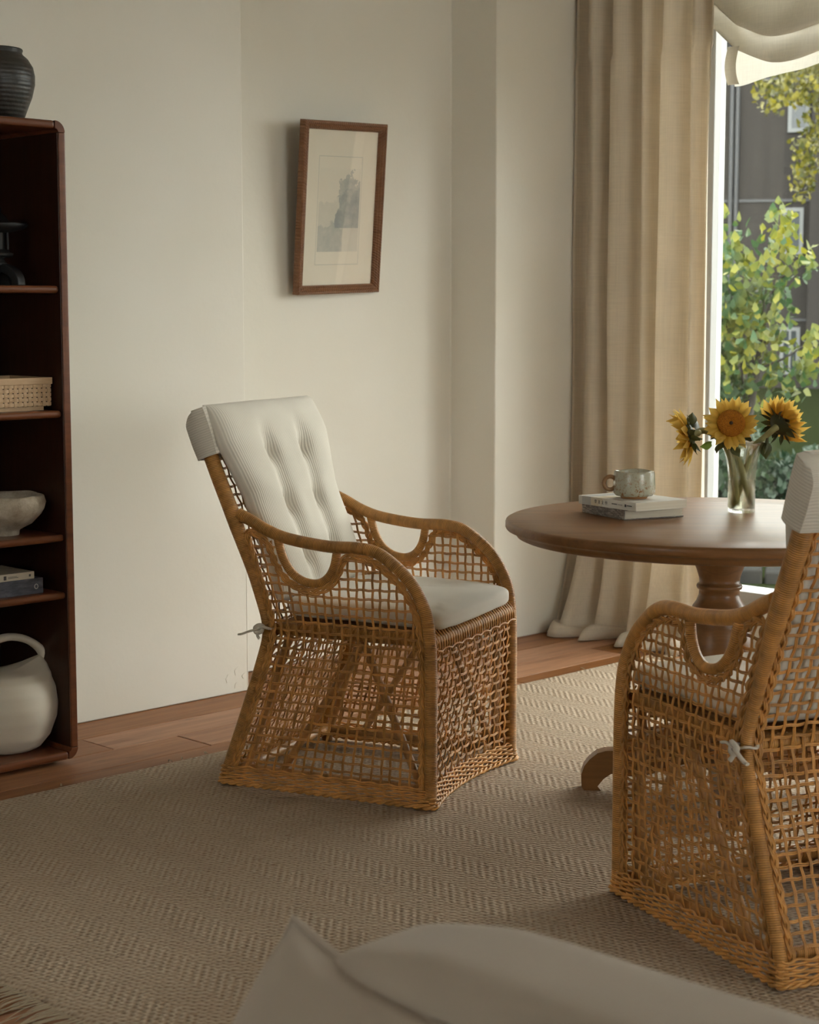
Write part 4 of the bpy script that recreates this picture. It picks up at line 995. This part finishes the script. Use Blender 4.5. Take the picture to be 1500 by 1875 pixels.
def sunflower(label, base, head, nrm, stem, roll, tilt, seed, disc_r=.037, leaves=(), droop=None, ps=1.0):
    """base/stem/head in world; nrm = facing of the disc"""
    rnd = random.Random(seed); root = empty('sunflower', base); tag(root, label, 'flower', 'sunflowers in the vase')
    B0 = Vector(base); Hc = Vector(head) - B0; n = Vector(nrm).normalized()
    P = smoothpath([Vector(p) - B0 for p in [base] + list(stem)] + [Hc - n * .035, Hc - n * .012], 6)
    k = len(P); mb = MB(); mb.tube(P, [lerp(.0100, .0090, i / k) * (1 + .12 * mnoise.noise(P[i] * 60)) for i in range(k - 6)] + [.0095, .010, .011, .014, .018, .023], 10); obj('stem', mb, MAT['stem'], root)
    up = Vector((0, 0, 1)); t1 = up.cross(n).normalized(); t2 = n.cross(t1); F = Matrix((t1, t2, n)).transposed().to_4x4(); F.translation = Hc
    mb = MB(); mb.lathe([(.026, -.016), (disc_r * .97, -.006), (disc_r, .002), (disc_r * .93, .007), (disc_r * .6, .0085), (disc_r * .3, .006), (.006, .003), (.0005, .0025)], 36, fn=lambda p: F @ p); obj('disc', mb, MAT['disc'], root)
    mb = MB(); mb.lathe([(.0055, .0045), (.004, .0062), (.0005, .0066)], 12, fn=lambda p: F @ p); obj('disc_eye', mb, MAT['disc_eye'], root)
    mb = MB(); mb.lathe([(.012, -.024), (.028, -.017), (disc_r * .98, -.005)], 24, fn=lambda p: F @ p); obj('calyx', mb, MAT['sepal'], root)
    for ringi, (cnt, tl, rr) in enumerate(((19, tilt, disc_r * .93), (18, tilt - 14, disc_r * .9))):
        for i in range(cnt):
            a = 360 * (i + .5 * ringi + rnd.uniform(-.22, .22)) / cnt
            tt = tl + rnd.uniform(-14, 14)
            if droop: tt += droop(a)
            M = F @ Matrix.Rotation(R(a), 4, 'Z') @ Matrix.Translation((0, rr, -.001 - .003 * ringi)) @ Matrix.Rotation(R(tt), 4, 'X') @ Matrix.Rotation(R(rnd.uniform(-22, 22)), 4, 'Y') @ Matrix.Scale(rnd.uniform(.85, 1.12) * ps * KS, 4)
            link('petal', rnd.choice(PET), None, root, M)
    for i in range(14):
        a = 360 * (i + rnd.uniform(-.3, .3)) / 14; tt = rnd.uniform(-35, 15)
        M = F @ Matrix.Rotation(R(a), 4, 'Z') @ Matrix.Translation((0, disc_r * .80, -.010)) @ Matrix.Rotation(R(tt + tilt * .3), 4, 'X') @ Matrix.Rotation(R(rnd.uniform(-40, 40)), 4, 'Y') @ Matrix.Scale(rnd.uniform(.8, 1.15), 4)
        link('sepal', rnd.choice(SEP), None, root, M)
    for me, loc, yaw, pitch, rl, s_ in leaves:
        M = Matrix.Translation(Vector(loc) - B0) @ Matrix.Rotation(R(yaw), 4, 'Z') @ Matrix.Rotation(R(pitch), 4, 'X') @ Matrix.Rotation(R(rl), 4, 'Y') @ Matrix.Scale(s_, 4)
        link('leaf', me, None, root, M)
    return root
RT = Vector((.7071, -.7071, 0)); FW = Vector((.7071, .7071, 0)); UPV = Vector((0, 0, 1))
VC = Vector((VX, VY, 0))
def vp(r, f, z): return VC + RT * r + FW * f + UPV * z   # right, away, height from the vase axis
SPX = 5.41 * KS / 3250
def px(u, v, f=0): return vp((u - 1359) * SPX, f, TT + .2005 * KS - (v - 818) * SPX * .995)
sunflower('sunflower facing the room in the middle of the vase', px(1378, 925, .005), px(1332, 773, -.045), -FW * .93 - RT * .08 + UPV * .32, [px(1366, 890, .0), px(1352, 845, -.01), px(1336, 815, -.02), px(1330, 800, -.01)], 0, 22, 1,
          leaves=((LFD, px(1338, 812, -.03), 160, -30, 20, .8), (LFD, px(1318, 808, -.02), 100, -20, 0, .8)), disc_r=.040)
sunflower('sunflower drooping sideways off the vase towards the curtain', px(1350, 925, -.01), px(1254, 797, -.02), -RT * .93 + FW * .22 - UPV * .24, [px(1344, 880, -.012), px(1334, 830, -.012), px(1312, 800, -.01), px(1288, 788, -.012), px(1272, 792, -.015)], 0, 38, 2, ps=1.35,
          leaves=((LF, px(1298, 810, -.035), 60, -10, 70, .75), (LFD, px(1268, 782, -.02), -80, 35, 40, 1.0), (LFD, px(1262, 775, -.02), -60, 70, 0, .8)))
sunflower('sunflower tilting up and outward over the neighbouring chair', px(1345, 930, .01), px(1428, 775, -.01), RT * .74 + UPV * .45 + FW * .50, [px(1357, 895, .005), px(1368, 850, .0), px(1380, 818, -.005), px(1398, 800, -.01)], 0, 42, 3, ps=1.25,
          leaves=((LFD, px(1397, 808, -.03), 150, -75, 20, .95), (LFD, px(1375, 806, -.02), 30, 60, 30, .75), (LFD, px(1402, 800, -.04), -150, -80, -20, .9)))

# ================================================================== curtain and blind
random.seed(2)
rod = empty('curtain_rod', (XW, 4.4, 2.985)); mb = MB(); mb.tube([(-.10, .44, 0), (-.10, -3.4, 0)], .012, 12); obj('rod', mb, MAT['black'], rod)
for yb_ in (.40, -1.5, -3.3):
    mb = MB(); mb.tube([(0, yb_, 0), (-.10, yb_, 0)], .008, 8); obj('bracket', mb, MAT['black'], rod)
tag(rod, 'slim black curtain rod fixed above the window', 'rod')
FOLD = [(0, -.03), (.02, .03), (.05, .045), (.085, -.01), (.125, -.075), (.165, -.085), (.20, -.03), (.235, .035), (.265, .02), (.30, -.06), (.35, -.085), (.40, -.05), (.435, .03), (.465, .045), (.495, -.02), (.53, -.075), (.565, -.05), (.595, .03), (.62, .035), (.65, -.03), (.69, -.08), (.74, -.075), (.775, -.01), (.805, .045), (.835, .02), (.865, -.05), (.90, -.07), (.93, -.01), (.955, .03), (.98, -.02), (1.0, -.045)]
FS = smoothpath([(a, b, 0) for a, b in FOLD], 5)
FSp = [(p.x, p.y) for p in FS]
def curt(u, v):
    z = lerp(0, 2.96, v ** 1.25); f = interp(FSp, u)
    amp = 1.0 if z > 1 else 1 + .25 * (1 - z)
    y = lerp(4.842, 4.155, u) + .012 * math.sin(u * 19 + z * 1.1) * (z < 2.4)
    x = XW - .135 + f * .62 * amp * (1 - .25 * (z > 2.7) * (z - 2.7) / .26) + .010 * mnoise.noise(Vector((u * 8, z * 1.3, 0)))
    if z < .55:        # kicks out into the room and pools
        k = (1 - z / .55) ** 2; x -= .11 * k * (1 + .4 * math.sin(u * 11)); y += (.5 - u) * .10 * k - .02 * k
        y = min(y, 4.852)
    if z < .06:
        q = 1 - z / .06; x -= .05 * q * (1 + .6 * math.sin(u * 23 + 1)); zz_ = .004 + .045 * math.sin(math.pi * min(1, z / .06)) * abs(math.sin(u * 13)) + z * .5
        return Vector((x, y, zz_))
    return Vector((x, y, z - .026))
mb = MB(); mb.grid(170, 110, curt); c_ = obj('linen_curtain', mb, MAT['curtain'])
tag(c_, 'floor length beige linen curtain pooling on the planks beside the window', 'curtain')
so = c_.modifiers.new('thick', 'SOLIDIFY'); so.thickness = .0015
bl = empty('roman_blind', (XW - .045, 0, 0)); tag(bl, 'relaxed cream linen roman blind gathered at the top of the window', 'blind')
CORDS = [4.105, 3.60, 3.12]
def sagf(y):
    """0 at the cords, 1 half-way"""
    if y > CORDS[0]: return -((y - CORDS[0]) / .12)
    k = (CORDS[0] - y) / .503; return math.sin(math.pi * (k % 1))
def swag(zc, zs, out, zt):
    def f(u, v):
        y = lerp(4.235, 3.02, u); s = max(-.9, sagf(y)); zb_ = lerp(zc, zs, max(0, s)) + (.10 * -s if s < 0 else 0)
        # v from the top down to the fold and back up behind it
        if v < .8:
            t = v / .8; z = lerp(zt, zb_, t); x = -out * math.sin(t * math.pi * .5) ** 2 * (.4 + .6 * max(0, s)) - .012 * math.sin(t * 9 + u * 30) * t
        else:
            t = (v - .8) / .2; z = zb_ + .12 * t * t; x = -out * (1 - t) * (.4 + .6 * max(0, s)) + .012 * t
            z -= .012 * math.sin(math.pi * t)
        return Vector((x + .006 * mnoise.noise(Vector((y * 8, z * 6, 0))), y, z + .006 * mnoise.noise(Vector((y * 6, v * 6, 2)))))
    return f
mb = MB(); mb.grid(90, 40, swag(2.375, 2.305, .075, 2.98)); fo = obj('upper_fold', mb, MAT['blind'], bl)
mb = MB(); mb.grid(90, 30, swag(2.47, 2.40, .105, 2.98)); obj('upper_fold', mb, MAT['blind'], bl)
def tail(u, v):
    y = lerp(4.135, 3.04, u); s = sagf(y); zt = 2.42; zb_ = 2.243 + .018 * max(0, s) + (.0 if y > 3.95 else min(.05, (3.95 - y) * .16)) + .006 * math.sin(y * 21)
    return Vector((.022 - .025 * v * math.sin(y * 9) * .5 - .02 * v, y, lerp(zt, zb_, v)))
mb = MB(); mb.grid(90, 16, tail); obj('tail', mb, MAT['blind'], bl)
for y in CORDS:
    mb = MB(); fn = lambda t, y=y: (Vector((-.035 + .02 * t, y + .022 * math.sin(t * 2.6) + .008, lerp(2.385, 2.242, t))), Vector((-1, 0, 0)))
    obj('strap', ribbon(fn, 10, .052, Vector((0, 1, 0)), .002), MAT['blind'], bl)
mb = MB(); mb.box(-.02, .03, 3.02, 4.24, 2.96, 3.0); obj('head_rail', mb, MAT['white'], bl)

# ================================================================== sofa in the foreground
so_x0, so_x1 = .25, 1.30
sofa = empty('sofa', (.8, .2, 0)); tag(sofa, 'oatmeal linen sofa whose back cushion rises at the bottom of the view', 'sofa')
def soft(cx, cy, cz, hx_, hy_, hz_, e=.35, seed=0, fn=None):
    mb = MB()
    def f(u, v):
        a = 2 * math.pi * u; ph = lerp(-math.pi / 2, math.pi / 2, v); se = lambda c, q: math.copysign(abs(c) ** q, c)
        p = Vector((hx_ * se(math.cos(a), e) * se(math.cos(ph), e), hy_ * se(math.sin(a), e) * se(math.cos(ph), e), hz_ * se(math.sin(ph), e)))
        p += p.normalized() * .012 * mnoise.noise(p * 4 + Vector((seed, 0, 0)))
        if fn: p = fn(p)
        return p + Vector((cx, cy, cz))
    mb.grid(64, 36, f, closeu=True); return mb
L_ = sofa.location
obj('base', soft(-.05, -.25, .20, .52, 1.35, .17, .2), MAT['sofa'], sofa)
obj('seat_cushion', soft(-.13, -.25, .41, .42, 1.25, .08, .3), MAT['sofa'], sofa)
obj('back', soft(.44, -.25, .36, .07, 1.30, .20, .25), MAT['sofa'], sofa)
for sx in (-.45, .35):
    for sy in (-1.45, .95):
        mb = MB(); mb.tube([(sx, sy, 0), (sx, sy, .06)], .025, 12); obj('leg', mb, MAT['walnut'], sofa)
# back cushion: ridge along Y with piping on its far edge
def bc(p):
    t = (p.y + .62) / 1.24; top = interp([(0, .0), (.80, .0), (.90, -.012), (.97, -.05), (1, -.09)], t); return Vector((p.x, p.y, p.z + (top if p.z > 0 else 0)))
BCx, BCy, BCz = .445, .58, .588
obj('back_cushion', soft(BCx, BCy, BCz, .10, .62, .165, .42, 3, bc), MAT['sofa'], sofa)
mb = MB(); P = []
for i in range(60):
    t = i / 59; y = lerp(-.60, .60, t); ed = (max(0, 1 - abs(t * 2 - 1) ** 8)) ** .5
    P.append(Vector((BCx + .088, BCy + y, BCz + .118 * ed + bc(Vector((0, y, 1))).z - 1)))
mb.tube(P, .006, 8); obj('piping', mb, MAT['sofa'], sofa)
def pill(name, loc, rot, hw, hh, th, label):
    e_ = empty(name, loc); e_.rotation_euler = rot; tag(e_, label, 'cushion')
    def shp(u, v, s):
        a, b_ = u * 2 - 1, v * 2 - 1; q = 1 - .07 * (1 - abs(b_) ** 2) * abs(a) ** 3; q2 = 1 - .09 * (1 - abs(a) ** 2) * abs(b_) ** 3
        h = th * (max(0, 1 - a ** 4) * max(0, 1 - b_ ** 4)) ** .55
        h += .006 * mnoise.noise(Vector((a * 3, b_ * 3, s))) * (h / th)
        return Vector((s * h, a * hw * q, b_ * hh * q2))
    mb = MB(); mb.grid(40, 40, lambda u, v: shp(u, v, 1)); mb.grid(40, 40, lambda u, v: shp(u, v, -1)); obj('pad', mb, MAT['sofa'], e_)
    edge = [shp(i / 20, 0, 1) for i in range(20)] + [shp(1, i / 20, 1) for i in range(20)] + [shp(1 - i / 20, 1, 1) for i in range(20)] + [shp(0, 1 - i / 20, 1) for i in range(20)]
    mb = MB(); mb.tube(edge, .0055, 8, closed=True); obj('piping', mb, MAT['sofa'], e_); return e_
pill('throw_pillow', (1.038, 1.155, .508), (0, R(32), R(-10)), .26, .25, .075, 'taupe linen pillow with piped edge and pointed corner at the bottom of the view')

# ================================================================== outdoors
AZ = R(33.6); DV = Vector((math.cos(AZ), math.sin(AZ), 0)); RV = Vector((math.sin(AZ), -math.cos(AZ), 0)); GZ = -.45
MAT['ground'] = newmat('lawn', (.008, .011, .004), 1, 0)[0]; MAT['stone'] = newmat('kerb_stone', (.02, .02, .019), 1, 0)[0]
m, nt, b = newmat('facade_render', (.03, .028, .026), .9, .1); v = coords(nt, 'Object', (1.4, 1.4, .12)); col(nt, b, mixc(nt, noise(nt, v, 1, 4, .6), (.019, .0175, .0165), (.027, .0245, .0225))); MAT['facade'] = m
MAT['wfr'] = newmat('exterior_white', (.09, .095, .095), .5)[0]; MAT['wgl'] = newmat('exterior_window_glass', (.012, .018, .022), .15)[0]; MAT['pipe'] = newmat('downpipe', (.014, .015, .017), .5)[0]
mb = MB(); mb.grid(24, 24, lambda u, v: Vector((lerp(6.32, 140, u), lerp(-90, 90, v), GZ + .05 * mnoise.noise(Vector((u * 20, v * 20, 0)))))); struct(obj('ground', mb, MAT['ground']))
kb = empty('garden_kerb', tuple(DV * 12.0 + Vector((0, 0, GZ)))); tag(kb, 'row of grey kerb stones edging the lawn outside the window', 'kerb'); kb.rotation_euler = (0, 0, AZ)
random.seed(8)
for k in range(16):
    mb = MB(); y0 = -3.2 + k * .4; mb.box(-.14, .14, y0 + .008, y0 + .392, -.05, .10 + random.uniform(-.015, .015)); obj('kerb_stone', mb, MAT['stone'], kb, bevel=.02)
BD = 42.0
bl_ = empty('apartment_building', tuple(DV * BD + Vector((0, 0, GZ)))); bl_.rotation_euler = (0, 0, AZ); tag(bl_, 'grey rendered apartment block behind the trees outside the window', 'building')
# local: x away from us, y to our left, z up
def fx(u): return -(u - 1405) / 3250 * BD * 1.0
def fz(v): return 1.37 - GZ + (565 - v) / 3250 * BD
mb = MB(); mb.box(0, 9, -30, 9, 0, 9.7); obj('wall', mb, MAT['facade'], bl_)
mb = MB(); mb.box(-.45, 0, -14, fx(1470), 0, 9.5); obj('wall_bay', mb, MAT['facade'], bl_)
mb = MB(); mb.box(-.5, 9.2, -30.2, 9.2, 9.7, 9.95); obj('roof', mb, MAT['pipe'], bl_)
for v_ in (165, 375, 585, 795): mb = MB(); mb.box(-.03, .02, fx(1470), 9, fz(v_) - .03, fz(v_) + .03); obj('joint_strip', mb, MAT['pipe'], bl_)
for u_ in (1332, 1342): mb = MB(); mb.tube([(-.06, fx(u_), 0), (-.06, fx(u_), 9.7)], .055, 8); obj('downpipe', mb, MAT['pipe'], bl_)
for u0, u1, v0, v1 in ((1429, 1466, 205, 257), (1424, 1460, 388, 470), (1424, 1459, 598, 682), (1417, 1456, 800, 880), (1300, 1318, 205, 257), (1296, 1316, 390, 470)):
    y0, y1, z0, z1 = fx(u1), fx(u0), fz(v1), fz(v0); t = .085
    w = MB(); w.box(-.05, .03, y0, y1, z0, z0 + t); w.box(-.05, .03, y0, y1, z1 - t, z1); w.box(-.05, .03, y0, y0 + t, z0 + t, z1 - t); w.box(-.05, .03, y1 - t, y1, z0 + t, z1 - t)
    if v0 == 598: w.box(-.05, .03, (y0 + y1) / 2 - .025, (y0 + y1) / 2 + .025, z0 + t, z1 - t); w.box(-.05, .03, y0 + t, y1 - t, (z0 + z1) / 2 - .025, (z0 + z1) / 2 + .025)
    wo = obj('window', w, MAT['wfr'], bl_)
    g = MB(); g.box(-.01, .02, y0 + t, y1 - t, z0 + t, z1 - t); obj('pane', g, MAT['wgl'], wo)
MAT['lf1'] = m_leaf('poplar_leaf', (.028, .062, .022), (.20, .18, .010), .4); MAT['lf2'] = m_leaf('maple_leaf', (.032, .038, .006), (.165, .14, .012), .35); MAT['lf3'] = m_leaf('hedge_leaf', (.008, .022, .010), (.022, .042, .018), .25)
MAT['bark'] = m_wood('bark', (.03, .024, .018), (.016, .013, .01), .9, 'Z', 2)
def leafverts(L):
    return [Vector((0, 0, 0)), Vector((-.42 * L, .28 * L, .06 * L)), Vector((0, .34 * L, 0)), Vector((.42 * L, .28 * L, .06 * L)), Vector((-.22 * L, .72 * L, .02 * L)), Vector((0, L, -.05 * L)), Vector((.22 * L, .72 * L, .02 * L))]
LFS = [(0, 2, 1), (0, 3, 2), (1, 2, 4), (2, 3, 6), (2, 5, 4), (2, 6, 5)]
def rmat(rnd):
    return Matrix.Rotation(rnd.uniform(0, 6.28), 4, 'Z') @ Matrix.Rotation(rnd.gauss(1.1, .6), 4, 'X') @ Matrix.Rotation(rnd.gauss(0, .6), 4, 'Y')
def at(u, v, d, f=0):
    """point at depth d on the line of sight of the garden (u, v measured in the picture)"""
    s = (d + f) / 3250; a = math.atan2(u - 1405, 3250.); k = math.cos(math.atan2(655, 3250.)); dd = (d + f)
    return Vector((0, 0, 1.37)) + DV * dd + RV * ((u - 1405) * s) + Vector((0, 0, (565 - v) * s))
def tree(name, label, clumps, d, n, L, mat, seed, singles=0, trunk=None, spread=.5):
    rnd = random.Random(seed); base = at(trunk[0][0], trunk[0][1], d); base.z = GZ
    root = empty(name, tuple(base)); tag(root, label, 'tree', 'trees in the garden')
    me = MB(); me.add(leafverts(L), LFS); lm = me.mesh('leaf'); lm.materials.append(mat)
    rest = MB(); wts = [c[4] if len(c) > 4 else c[2] * c[3] for c in clumps]
    items = []
    for i in range(n):
        c = rnd.choices(clumps, wts)[0]
        while True:
            a, b_ = rnd.gauss(0, .5), rnd.gauss(0, .5)
            if a * a + b_ * b_ < 1.1: break
        items.append((rnd.gauss(0, spread * .6), c[0] + a * c[2], c[1] + b_ * c[3]))
    items.sort()
    for i, (f, u, v_) in enumerate(items):
        M = Matrix.Translation(at(u, v_, d, f) - base) @ rmat(rnd) @ Matrix.Scale(rnd.uniform(.65, 1.2), 4)
        if i < singles: link('leaf', lm, None, root, M)
        else: rest.add([M @ p for p in leafverts(L)], LFS)
    tag(obj('foliage', rest, mat, root, fix=False), kind='stuff')
    P = smoothpath([at(u, v_, d) - base for u, v_ in trunk], 6); P[0].z = 0
    mb = MB(); mb.tube(P, [lerp(trunk_r[name][0], trunk_r[name][1], i / len(P)) for i in range(len(P))], 8); obj('trunk', mb, MAT['bark'], root)
    for c in clumps[:10]:
        k = min(P, key=lambda p: (p - (at(c[0], c[1] + c[3], d) - base)).length); e_ = at(c[0], c[1] - c[3] * .4, d) - base
        mb = MB(); mb.tube(smoothpath([k, k.lerp(e_, .5) + Vector((0, 0, -.03)), e_], 4), [lerp(.012, .003, i / 9) for i in range(9)], 5); obj('branch', mb, MAT['bark'], root)
    return root
trunk_r = {'poplar_tree': (.05, .01), 'maple_tree': (.16, .04), 'hedge_shrub': (.03, .01)}
tree('poplar_tree', 'young tree with large yellow and green leaves close outside the window', [(1350, 640, 70, 130), (1400, 560, 55, 140), (1420, 440, 32, 60), (1345, 470, 35, 60), (1330, 560, 40, 90), (1300, 680, 70, 130), (1468, 490, 24, 40), (1480, 640, 22, 50), (1440, 690, 50, 60), (1285, 560, 50, 100), (1255, 680, 60, 120), (1320, 400, 10, 30)],
     13.5, 2200, .082, MAT['lf1'], 4, 300, [(1360, 1010), (1365, 860), (1380, 700), (1410, 540), (1420, 400)], .45)
tree('maple_tree', 'taller yellow green tree whose foliage hangs below the blind', [(1410, 190, 45, 40), (1460, 170, 60, 50), (1500, 230, 50, 80), (1470, 290, 40, 50), (1485, 120, 70, 60), (1430, 130, 60, 30), (1545, 290, 60, 90), (1455, 345, 24, 36), (1530, 100, 80, 90), (1440, 60, 80, 60), (1600, 180, 80, 120)],
     24, 4200, .085, MAT['lf2'], 9, 0, [(1660, 900), (1640, 500), (1590, 250), (1540, 100), (1520, 20)], 1.2)
for k, (u, v_, w, h) in enumerate(((1330, 830, 46, 95), (1420, 870, 60, 40), (1490, 865, 55, 48), (1385, 850, 30, 66))):
    tree('hedge_shrub', ['tall dark green shrub beside the window post', 'low dark green shrub just behind the glass vase', 'low dark green shrub behind the hood of the chair at the table', 'dark green bushy shrub between the vase and the post'][k], [(u, v_, w, h), (u - w * .4, v_ + h * .7, w * .9, h * .6), (u + w * .4, v_ + h * .7, w * .9, h * .6)], 17, 1100, .075, MAT['lf3'], 20 + k, 0, [(u, 990), (u, 900), (u, v_)], .5)
